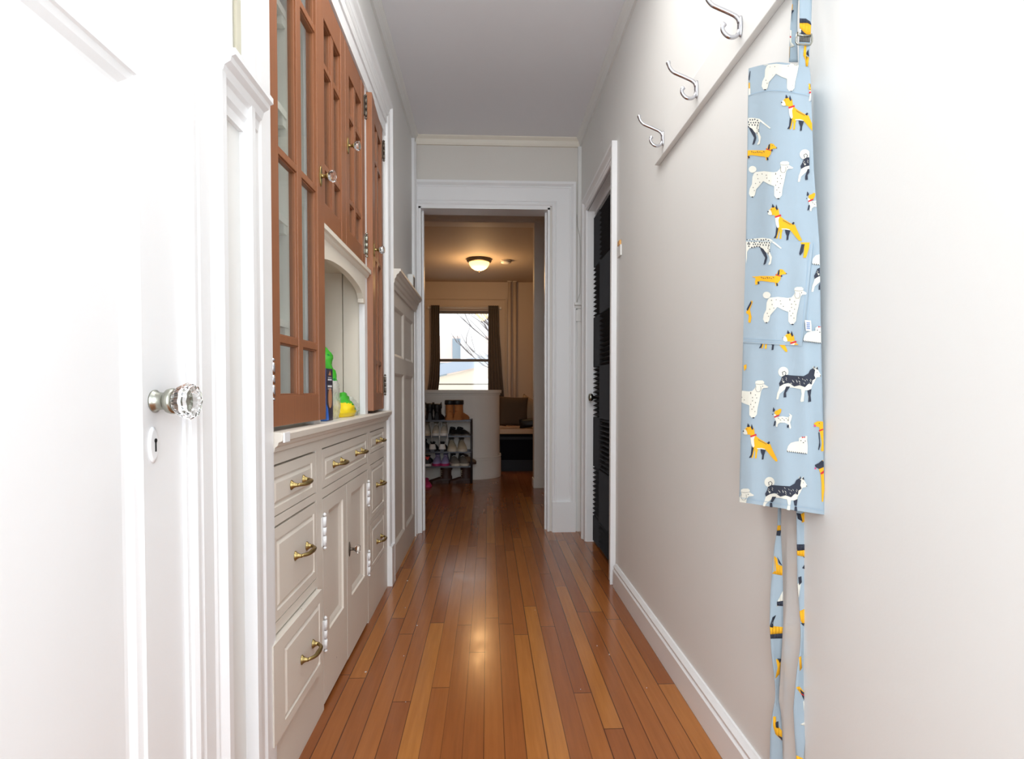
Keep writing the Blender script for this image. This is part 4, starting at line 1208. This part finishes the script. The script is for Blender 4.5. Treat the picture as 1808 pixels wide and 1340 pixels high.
def oval(cx, cy, rx, ry, n=14, rot=0):
    c, s_ = math.cos(rot), math.sin(rot)
    return [(cx + rx * math.cos(2 * PI * i / n) * c - ry * math.sin(2 * PI * i / n) * s_, cy + rx * math.cos(2 * PI * i / n) * s_ + ry * math.sin(2 * PI * i / n) * c) for i in range(n)]
def stroke(pts, w):
    l, r = [], []
    for i, p in enumerate(pts):
        a, c = pts[max(i - 1, 0)], pts[min(i + 1, len(pts) - 1)]
        dx, dy = c[0] - a[0], c[1] - a[1]; q = math.hypot(dx, dy) or 1
        ww = w[i] if isinstance(w, (list, tuple)) else w
        l.append((p[0] - dy / q * ww / 2, p[1] + dx / q * ww / 2)); r.append((p[0] + dy / q * ww / 2, p[1] - dx / q * ww / 2))
    return l + r[::-1]
# outlines traced in crop units; each template is (list of (colour, layer, polygon), scale)
def spots(pts, r): return [(GRY, 2, oval(x, y, r, r * 1.2, 6)) for x, y in pts]
POODLE = [(WHT, 1, [(330, 888), (400, 881), (480, 890), (512, 886), (535, 862), (545, 838), (538, 825), (540, 806), (560, 797), (600, 797), (615, 810), (612, 828), (650, 852), (640, 860), (605, 863), (590, 880), (582, 920), (572, 970), (558, 1030), (552, 1085), (530, 1112), (505, 1110), (488, 1088), (488, 1008), (440, 990), (395, 965), (365, 1002), (335, 1035), (325, 1082), (310, 1100), (287, 1096), (274, 1070), (280, 1030), (300, 990), (304, 930), (315, 903)]),
          (WHT, 1, oval(305, 866, 33, 29)), (GRY, 2, stroke([(545, 845), (540, 870), (552, 893), (575, 893), (587, 870), (583, 845)], 3)), (GRY, 2, stroke([(540, 826), (575, 832), (612, 826)], 2.5)),
          (DRK, 2, oval(600, 846, 4, 4, 8)), (DRK, 2, oval(303, 1099, 8, 5, 8)), (DRK, 2, oval(523, 1113, 10, 5, 8))] + spots([(345, 910), (385, 905), (420, 915), (500, 908), (540, 920), (350, 945), (425, 940), (445, 962), (515, 942), (550, 945), (500, 900), (330, 985), (365, 975), (515, 970), (540, 985), (500, 1000), (310, 1020), (525, 1020), (510, 1040), (535, 1060), (320, 1045)], 4)
BOXER = [(YEL, 1, [(325, 148), (345, 128), (360, 122), (388, 122), (405, 140), (412, 185), (428, 206), (455, 228), (500, 255), (543, 272), (560, 312), (585, 365), (600, 395), (605, 415), (590, 418), (568, 395), (548, 372), (524, 342), (505, 320), (470, 308), (440, 310), (432, 345), (428, 390), (412, 391), (417, 345), (412, 310), (404, 350), (395, 388), (384, 388), (392, 345), (398, 300), (380, 230), (372, 190), (330, 190)]),
         (WHT, 2, [(312, 165), (325, 145), (338, 150), (348, 172), (350, 188), (332, 191), (318, 185)]), (WHT, 2, [(375, 210), (414, 202), (404, 232), (410, 290), (396, 300), (382, 268)]), (WHT, 2, [(430, 305), (470, 303), (500, 312), (500, 318), (465, 312), (432, 312)]),
         (DRK, 2, [(347, 124), (353, 94), (371, 120), (362, 128)]), (DRK, 2, [(378, 130), (386, 100), (400, 140), (391, 152)]), (DRK, 2, [(386, 288), (404, 302), (394, 352), (385, 382), (364, 388), (366, 380), (378, 360)]),
         (DRK, 2, [(460, 314), (505, 320), (490, 366), (486, 400), (470, 402), (474, 366), (463, 338)]), (DRK, 2, [(514, 264), (530, 247), (541, 254), (530, 273)]), (DRK, 2, oval(316, 162, 6, 7, 8)), (DRK, 3, oval(345, 142, 3, 4, 6)),
         (RED, 3, [(373, 201), (424, 184), (428, 197), (377, 214)])] + [(DRK, 3, stroke([(440 + 12 * i, 228 + 7 * i), (450 + 12 * i, 243 + 6 * i)], 3)) for i in range(6)]
DACHS = [(YEL, 1, [(178, 710), (215, 708), (245, 704), (375, 705), (385, 695), (400, 660), (420, 646), (445, 652), (455, 668), (472, 680), (470, 690), (440, 690), (428, 700), (418, 740), (398, 765), (398, 788), (380, 788), (376, 760), (255, 745), (232, 752), (225, 778), (208, 778), (206, 748), (212, 722)]),
         (DRK, 2, [(403, 655), (415, 652), (412, 690), (402, 704), (392, 700)]), (RED, 2, [(380, 688), (424, 702), (422, 710), (378, 696)]), (DRK, 2, oval(430, 704, 7, 9, 8)), (DRK, 2, oval(470, 684, 4, 5, 6)), (DRK, 2, [(226, 752), (238, 750), (244, 770), (230, 774)]), (DRK, 2, [(384, 762), (396, 764), (402, 786), (388, 790)]), (DRK, 2, oval(432, 664, 3, 4, 6))] + [(DRK, 2, stroke([(255 + 17 * i, 712 + (i % 3) * 6), (265 + 17 * i, 722 + (i % 2) * 5)], 5)) for i in range(7)]
rnd = random.Random(3)
DALM = [(WHT, 1, [(130, 410), (150, 395), (200, 388), (270, 382), (335, 390), (355, 405), (432, 468), (422, 474), (345, 415), (335, 430), (330, 500), (350, 545), (340, 600), (325, 612), (318, 606), (332, 575), (325, 535), (305, 510), (275, 485), (240, 455), (160, 470), (140, 500), (138, 560), (130, 600)]),
        (DRK, 2, [(246, 458), (275, 475), (300, 510), (310, 550), (296, 598), (280, 612), (278, 604), (292, 550), (275, 520), (258, 490)])] + [(DRK, 2, oval(142 + (i % 9) * 22 + (i // 9 % 2) * 10 + rnd.uniform(-6, 6), 400 + (i // 9) * 19 + rnd.uniform(-6, 6), 5.5, 7, 6)) for i in range(32)] + [(DRK, 2, oval(322 + rnd.uniform(-8, 8), 455 + 14 * i, 4, 5, 6)) for i in range(5)]
HUSKY = [(WHT, 1, [(365, 335), (420, 320), (540, 340), (610, 290), (600, 230), (612, 192), (624, 212), (640, 195), (648, 225), (668, 262), (662, 274), (635, 278), (620, 310), (600, 345), (592, 380), (595, 450), (575, 458), (572, 372), (550, 372), (545, 400), (540, 455), (520, 460), (516, 450), (526, 400), (520, 365), (470, 355), (420, 350), (385, 380), (362, 400), (352, 440), (338, 440), (345, 395), (355, 370)]),
         (DRK, 2, [(370, 300), (380, 272), (405, 258), (470, 264), (540, 268), (575, 248), (588, 222), (608, 210), (625, 222), (618, 262), (628, 285), (605, 300), (600, 330), (575, 325), (550, 350), (510, 335), (470, 345), (430, 318), (395, 325), (362, 345), (358, 322)]),
         (DRK, 2, [(410, 345), (440, 345), (410, 390), (412, 424), (392, 426), (392, 398)]), (DRK, 2, [(568, 375), (598, 362), (592, 410), (596, 456), (574, 460), (576, 420)]),
         (WHT, 1, oval(390, 237, 38, 38, 18)), (DRK, 2, stroke([(388, 262), (382, 240), (398, 232), (410, 245), (404, 258)], 5)), (DRK, 3, [(608, 214), (618, 192), (626, 214)]), (DRK, 3, [(630, 214), (642, 198), (648, 222)]), (WHT, 3, [(614, 214), (618, 202), (622, 214)]), (DRK, 3, oval(664, 266, 4, 4, 6)), (DRK, 3, oval(640, 242, 3, 3, 6))] + [(WHT, 3, stroke([(x, y), (x + 7, y + 11)], 2.2)) for x, y in [(rnd.uniform(375, 590), rnd.uniform(275, 322)) for _ in range(26)]]
TERR = [(WHT, 1, [(318, 552), (330, 545), (345, 572), (380, 565), (425, 572), (440, 560), (430, 545), (436, 545), (455, 560), (448, 590), (440, 610), (448, 650), (438, 660), (428, 625), (400, 612), (365, 612), (350, 622), (345, 645), (334, 640), (338, 610), (328, 585)]),
        (YEL, 2, [(330, 525), (345, 520), (365, 508), (376, 514), (372, 535), (358, 556), (335, 555), (322, 540)]), (DRK, 2, [(312, 520), (316, 497), (328, 517), (325, 528), (312, 532)]), (RED, 3, [(322, 567), (358, 552), (360, 560), (324, 577)]), (DRK, 2, [(324, 600), (335, 598), (330, 632), (316, 640)]), (DRK, 2, [(416, 632), (432, 628), (430, 648), (418, 652)]), (DRK, 2, oval(311, 550, 4, 4, 6))] + [(DRK, 2, stroke([(350 + 14 * i, 578 + (i % 2) * 12), (360 + 14 * i, 584 + (i % 2) * 12)], 3)) for i in range(6)]
WEST = [(WHT, 1, [(415, 820), (425, 785), (445, 762), (480, 752), (505, 750), (505, 728), (520, 718), (540, 722), (555, 710), (567, 712), (566, 740), (570, 790), (568, 842), (420, 826)]), (RED, 2, [(526, 714), (540, 720), (552, 713), (550, 726), (540, 722), (528, 727)]), (DRK, 2, oval(520, 745, 4, 4, 6)), (DRK, 2, oval(552, 748, 4, 4, 6)), (DRK, 2, oval(538, 760, 5, 4, 6))] + [(DRK, 2, stroke([(418 + 15 * i, 818 + 2 * i), (424 + 15 * i, 830 + 2 * i)], 4)) for i in range(10)]
def place(tpl, crop, dx=0, dy=0, lim=None, mapper=None, extra=0):
    """crop = (x0, y0, scale) of the template's own units; dx, dy move it (in picture units)"""
    x0, y0, s_ = crop
    for mi, layer, poly in tpl:
        print_poly([(x0 + x / s_ + dx, y0 + y / s_ + dy) for x, y in poly], mi, layer + extra, mapper, lim)
C4, C5, C6 = (1290, 90, 4.962), (1290, 340, 4.784), (1290, 600, 4.188)
inside = [lambda p: p[0] - interp(LE, p[1]) - .3, lambda p: interp(RE, p[1]) - p[0] - .3]
above = lambda y: (lambda p: y - p[1])
below = lambda y: (lambda p: p[1] - y)
place(POODLE, C5, -2.5, -411.5, inside + [lambda p: p[1] - 110 - 11 * abs((p[0] - 1322) / 108 - .52) ** 1.5 * 2.6 - .3])                     # cut by the top edge
place(POODLE, C5, -25, -222, inside)       # upper whole one
place(BOXER, C5, 24, -193, inside)
place(DALM, C5, -19.5, -212 + 0, inside)
place(DACHS, C5, -17, -222, inside)
place(HUSKY, C6, 38, -384, inside + [lambda p: 1429 - p[0]])
place(TERR, C6, 60, -381, inside)
place(BOXER, C5, 0, 0, inside + [above(425)])
place(TERR, C6, 66, -573, inside)
place(DALM, C5, 0, 0, inside)
# pocket: a second layer of cloth with its own print
pk = MB()
PX0 = lambda py: interp(LE, py) - .2
pr_ = []
for j in range(19):
    py0 = 424 + (605 - 424) * j / 18; row = []
    for i in range(27):
        u = i / 26; px_ = interp(LE, py0) + u * (1436 - 0.07 * (py0 - 424) * 1.6 - interp(LE, py0)); py_ = py0 + (6 * u if j > 12 else 4 * u) 
        row.append(ap(px_, py_, .0017))
    pr_.append(row)
pk.rings(pr_, False, False, True)
_body = body; 
def pmap(px, py, lift): return ap(px, py, lift + .0017)
body = pk
pin = [lambda p: p[0] - interp(LE, p[1]) - .3, lambda p: 1434 - .11 * (p[1] - 424) - p[0], below(426.5)]
place(DALM, C5, 0, 0, pin, pmap)
place(DACHS, C5, 0, 0, pin, pmap)
place(POODLE, C5, 0, 0, pin, pmap)
place(BOXER, C5, 27, 223, pin + [above(609)], pmap)
print_poly([(1413, 428), (1431, 428), (1428, 440), (1423, 455), (1418, 455), (1420, 440)], YEL, 1, pmap, pin); print_poly([(1415, 431), (1421, 431), (1418, 445), (1413, 451), (1411, 448)], DRK, 2, pmap, pin)
print_poly([(1322, 540), (1327, 530), (1329, 533), (1324, 546), (1327, 560), (1325, 570), (1321, 569), (1322, 556), (1317, 552)], YEL, 1, pmap, pin); print_poly([(1318, 546), (1326, 531), (1327, 535), (1320, 549)], DRK, 2, pmap, pin)
for (xa, ya, xb, yb2) in ((1313, 597, 1416, 603), (1314, 601, 1414, 607)): print_poly([(xa, ya), (xb, yb2), (xb, yb2 + .8), (xa, ya + .8)], STI, 1, pmap, None, 4)
for dx in (0, 7): print_poly([(1436.5 - dx, 428), (1437.3 - dx, 428), (1420 - dx + 2, 604), (1419.2 - dx + 2, 604)], STI, 1, pmap)
pk.build('pocket', cb, apr, 0, False)
body = _body
# woven tag on the pocket edge
tg = MB(); tg.rings([[ap(1421 + .5 * j, 565 + 19 * j / 4, .0045), ap(1432 + .3 * j, 566 + 19 * j / 4, .0052)] for j in range(5)], False, False, True)
for k in range(4): print_poly([(1424, 569 + k * 3.2), (1430.5, 569.4 + k * 3.2), (1430.5, 571.2 + k * 3.2), (1424, 570.8 + k * 3.2)], 1, 2, lambda a, c, l: ap(a, c, l + .0052), None, 20, tg)
tg.build('tag', [M['plastic'], plain('tag_print', rgb(120, 145, 190), .8)], apr, 0, False)
# right of and below the pocket
place(WEST, C6, 29, -195, inside + [lambda p: p[0] - 1417], None, 8)
place([t for i, t in enumerate(HUSKY) if i not in (4, 5)], C6, 62, -190, inside + [lambda p: p[0] - 1431, below(463)], None, 3)
place(WEST, C6, 44, -331, inside + [lambda p: p[0] - 1432])
place(BOXER, C5, -26, 194, inside + [below(606.5)])
place(HUSKY, C6, 0, 0, inside)
place(POODLE, C5, -69, 165 - 0, inside)
place(TERR, C6, 0, 0, inside)
place(WEST, C6, 0, 0, inside)
place(BOXER, C5, -43.5, 387.5, inside)
place(HUSKY, C6, -24.5, 194.5, inside + [lambda p: 887 + 23 * (p[0] - 1305) / 150 - p[1]])
place(POODLE, C5, -94.5, 356, inside + [lambda p: 886 + 23 * (p[0] - 1305) / 150 - p[1]])
BR = [(YEL, 1, [(615, 618), (640, 603), (665, 602), (690, 606), (690, 820), (675, 826), (668, 815), (675, 760), (660, 680), (655, 645), (630, 640)]), (PNK, 2, [(616, 628), (632, 630), (628, 645), (616, 640)]), (DRK, 2, [(650, 680), (658, 690), (664, 780), (655, 815), (648, 812), (656, 760)]), (RED, 3, [(652, 668), (684, 656), (685, 666), (654, 678)]), (DRK, 3, oval(655, 618, 3, 4, 6))]
BR2 = [(YEL, 1, [(640, 925), (660, 905), (685, 888), (690, 1000), (694, 1100), (685, 1198), (674, 1196), (672, 1060), (665, 990), (650, 950)]), (DRK, 2, [(622, 925), (650, 912), (676, 890), (688, 900), (690, 940), (655, 955), (630, 942)]), (PNK, 2, [(620, 945), (632, 945), (632, 958), (622, 956)]), (RED, 3, [(664, 985), (690, 965), (690, 985), (670, 996)])]
place(BR, C6, 0, 0, inside); place(BR2, C6, 0, 0, inside)
print_poly([(1313, 645), (1318, 643), (1318, 650), (1314, 655)], YEL, 1, None, inside)
# left edge bits near the top
print_poly([(1322, 146), (1324, 148), (1325, 158), (1325, 168), (1321, 168)], WHT, 1, None, inside); print_poly([(1321, 146), (1324, 146), (1324, 156), (1321, 156)], YEL, 2, None, inside); print_poly([(1321, 140), (1324, 125), (1325, 126), (1323, 142)], DRK, 2, None, inside)
print_poly([(1427, 150), (1433, 148), (1433, 162), (1431, 178), (1428, 178), (1430, 166)], WHT, 1, None, inside); print_poly([(1428, 147), (1433, 150), (1433, 161), (1428, 158)], YEL, 2, None, inside); print_poly([(1428.5, 162), (1433, 161), (1433, 164), (1428.5, 165)], RED, 3, None, inside)
# seams: bib hem and bottom hem
pts = [(1322 + 108 * i / 20, 168 - 9 * math.sin(PI * (i / 20) ** .8) + 0) for i in range(21)]
for i in range(20): print_poly([pts[i], pts[i + 1], (pts[i + 1][0], pts[i + 1][1] + 1), (pts[i][0], pts[i][1] + 1)], STI, 5, None, inside)
for i in range(20):
    xa, xb = 1307 + 148 * i / 20, 1307 + 148 * (i + 1) / 20
    f = lambda x: 878 + 23 * (x - 1305) / 150
    print_poly([(xa, f(xa)), (xb, f(xb)), (xb, f(xb) + .8), (xa, f(xa) + .8)], STI, 5)
body.build('skirt_and_bib', cb, apr, 0, False)

def ribbon(name, tab, depth, patches, label=None):
    m = MB(); rows = []
    def mapper(px, py, lift):
        l, r = interp([(t[0], t[1]) for t in tab], py), interp([(t[0], t[2]) for t in tab], py)
        u = (px - l) / max(.5, r - l)
        return at(px, py, interp(depth, py) - .010 * (u - .5) * math.sin(py * .02) - lift)
    y = tab[0][0]
    while y <= tab[-1][0]:
        l, r = interp([(t[0], t[1]) for t in tab], y), interp([(t[0], t[2]) for t in tab], y)
        rows.append([mapper(l + (r - l) * k / 4, y, 0) for k in range(5)]); y += 6
    m.rings(rows, False, False, True)
    lim = [lambda p: p[0] - interp([(t[0], t[1]) for t in tab], p[1]) - .2, lambda p: interp([(t[0], t[2]) for t in tab], p[1]) - p[0] - .2]
    for mi, layer, poly in patches: print_poly(poly, mi, layer, mapper, lim, 6, m)
    o = m.build(name, cb, apr, 0, False)
    md = o.modifiers.new('cloth', 'SOLIDIFY'); md.thickness = .0012; md.offset = -1
    return o
C7 = lambda L_: [(1290 + x / 2.911, 880 + y / 2.911) for x, y in L_]
ribbon('waist_tie', [(895, 1405, 1431.5), (909, 1406, 1431.5), (983, 1407, 1431.5), (1035, 1408, 1430), (1072, 1411, 1427), (1103, 1413, 1422), (1127, 1413.5, 1420), (1148, 1412, 1421), (1182, 1407, 1422), (1210, 1404, 1425), (1251, 1400.5, 1426), (1292, 1402.5, 1423), (1340, 1406, 1419), (1440, 1403, 1424)],
       [(895, 1.075), (1440, 1.062)],
       [(YEL, 1, C7([(340, 90), (375, 72), (386, 85), (382, 118), (365, 124), (362, 100)])), (DRK, 2, C7([(338, 75), (358, 78), (368, 118), (345, 105)])), (YEL, 1, C7([(338, 262), (415, 262), (412, 306), (342, 292)])), (DRK, 2, C7([(338, 236), (415, 236), (415, 262), (342, 268)])), (DRK, 2, C7([(370, 295), (412, 320), (380, 362), (368, 358), (390, 322)])),
        (WHT, 1, C7([(344, 440), (362, 425), (356, 470), (350, 510), (343, 490)])), (DRK, 2, C7([(348, 405), (364, 400), (366, 430), (352, 445)])), (YEL, 1, C7([(352, 580), (395, 560), (388, 600), (375, 650), (360, 630)])), (DRK, 2, C7([(360, 640), (378, 640), (374, 655)])), (YEL, 1, C7([(350, 815), (360, 810), (364, 870), (354, 885)])),
        (YEL, 1, C7([(335, 970), (352, 965), (385, 1005), (395, 1050), (372, 1020)])), (DRK, 2, C7([(352, 978), (380, 1000), (392, 1050), (378, 1040)])), (WHT, 1, C7([(372, 1040), (390, 1055), (385, 1095), (376, 1092)])), (RED, 3, C7([(362, 1000), (382, 1012), (380, 1018), (362, 1006)])), (WHT, 1, C7([(358, 1160), (392, 1142), (390, 1170)])), (YEL, 1, C7([(338, 1320), (372, 1335), (372, 1420), (340, 1400)]))])
ribbon('waist_tie', [(895, 1373.5, 1378.5), (931, 1372.5, 1378), (966, 1367, 1380), (1010, 1363, 1382), (1052, 1360, 1382.7), (1103, 1358.7, 1382), (1155, 1362, 1379), (1196, 1367, 1376.6), (1223, 1369, 1374.5), (1237, 1368, 1374.5), (1258, 1364, 1378.5), (1292, 1360, 1381), (1340, 1359, 1382), (1440, 1362, 1380)],
       [(895, 1.135), (1440, 1.145)],
       [(YEL, 1, C7([(236, 138), (258, 138), (256, 165), (236, 165)])), (DRK, 2, C7([(236, 165), (258, 162), (254, 192), (236, 190)])), (YEL, 1, C7([(226, 296), (240, 310), (245, 340), (268, 348), (266, 395), (212, 385), (234, 370)])), (DRK, 2, C7([(240, 300), (265, 345), (248, 332)])), (WHT, 1, C7([(255, 500), (268, 475), (270, 540), (236, 555), (240, 530)])), (DRK, 2, C7([(238, 530), (270, 525), (270, 552), (238, 550)])),
        (DRK, 1, C7([(200, 660), (215, 610), (232, 600), (212, 640), (228, 665)])), (YEL, 1, C7([(200, 655), (270, 660), (270, 695), (202, 700)])), (DRK, 2, C7([(200, 698), (270, 692), (268, 718), (202, 720)])), (YEL, 1, C7([(232, 825), (256, 830), (250, 900), (228, 925), (240, 870)])), (DRK, 2, C7([(240, 822), (262, 824), (250, 845)])), (YEL, 1, C7([(218, 1120), (232, 1120), (234, 1160), (266, 1195), (266, 1245), (230, 1210), (218, 1170)])), (DRK, 2, C7([(240, 1215), (266, 1228), (266, 1245)])), (DRK, 2, C7([(230, 1150), (245, 1145), (246, 1180), (232, 1175)]))])
C8 = lambda L_: [(1380 + x / 10.31, y / 10.31) for x, y in L_]
ribbon('neck_strap', [(-148, 1400, 1412), (-60, 1400, 1409), (0, 1399, 1409), (39, 1396, 1408), (78, 1394, 1408), (112, 1393, 1409)], [(-148, 1.06), (-60, 1.075), (112, 1.085)],
       [(YEL, 1, C8([(180, 80), (200, 80), (195, 190), (175, 190)])), (DRK, 2, C8([(180, 190), (225, 190), (190, 250), (182, 400)])), (WHT, 1, C8([(140, 540), (185, 560), (180, 770), (240, 840), (160, 870)])), (RED, 2, C8([(150, 660), (175, 660), (175, 690), (150, 690)])), (YEL, 1, C8([(130, 830), (148, 850), (142, 1060), (122, 1060)]))])
ribbon('neck_strap', [(-148, 1404, 1420), (-60, 1410, 1432), (0, 1411.5, 1433), (58, 1411.5, 1432), (70, 1411, 1430.5), (116, 1410, 1428.5), (122, 1410, 1428)], [(-148, 1.035), (-60, 1.038), (122, 1.036)],
       [(YEL, 1, C8([(320, 420), (530, 430), (545, 640), (450, 640), (330, 510)])), (DRK, 2, C8([(310, 340), (440, 345), (520, 400), (545, 470), (470, 420), (310, 425)])), (DRK, 2, C8([(355, 545), (410, 600), (460, 635), (355, 630)])), (WHT, 2, C8([(310, 530), (360, 540), (350, 600), (310, 620)])), (GRY, 2, C8([(320, 630), (530, 650), (525, 770), (320, 760)])),
        (YEL, 1, C8([(430, 790), (470, 810), (450, 850), (450, 1020), (500, 1050), (480, 1210), (440, 1210), (430, 1090), (395, 1010), (410, 860)])), (DRK, 2, C8([(490, 900), (500, 1030), (455, 990), (455, 960)]))])
bk = MB()
def bl(px, py): return tuple(at(px, py, 1.030))
bk.tube([bl(1408, 57), bl(1406, 66), bl(1405.5, 74), bl(1408, 78), bl(1420, 79), bl(1431, 79), bl(1433.5, 74), bl(1433.5, 66), bl(1432, 60)], .0016, 8)
bk.tube([bl(1408, 62), bl(1432, 63)], .0016, 8)
bk.build('strap_buckle', M['nickel'], apr)
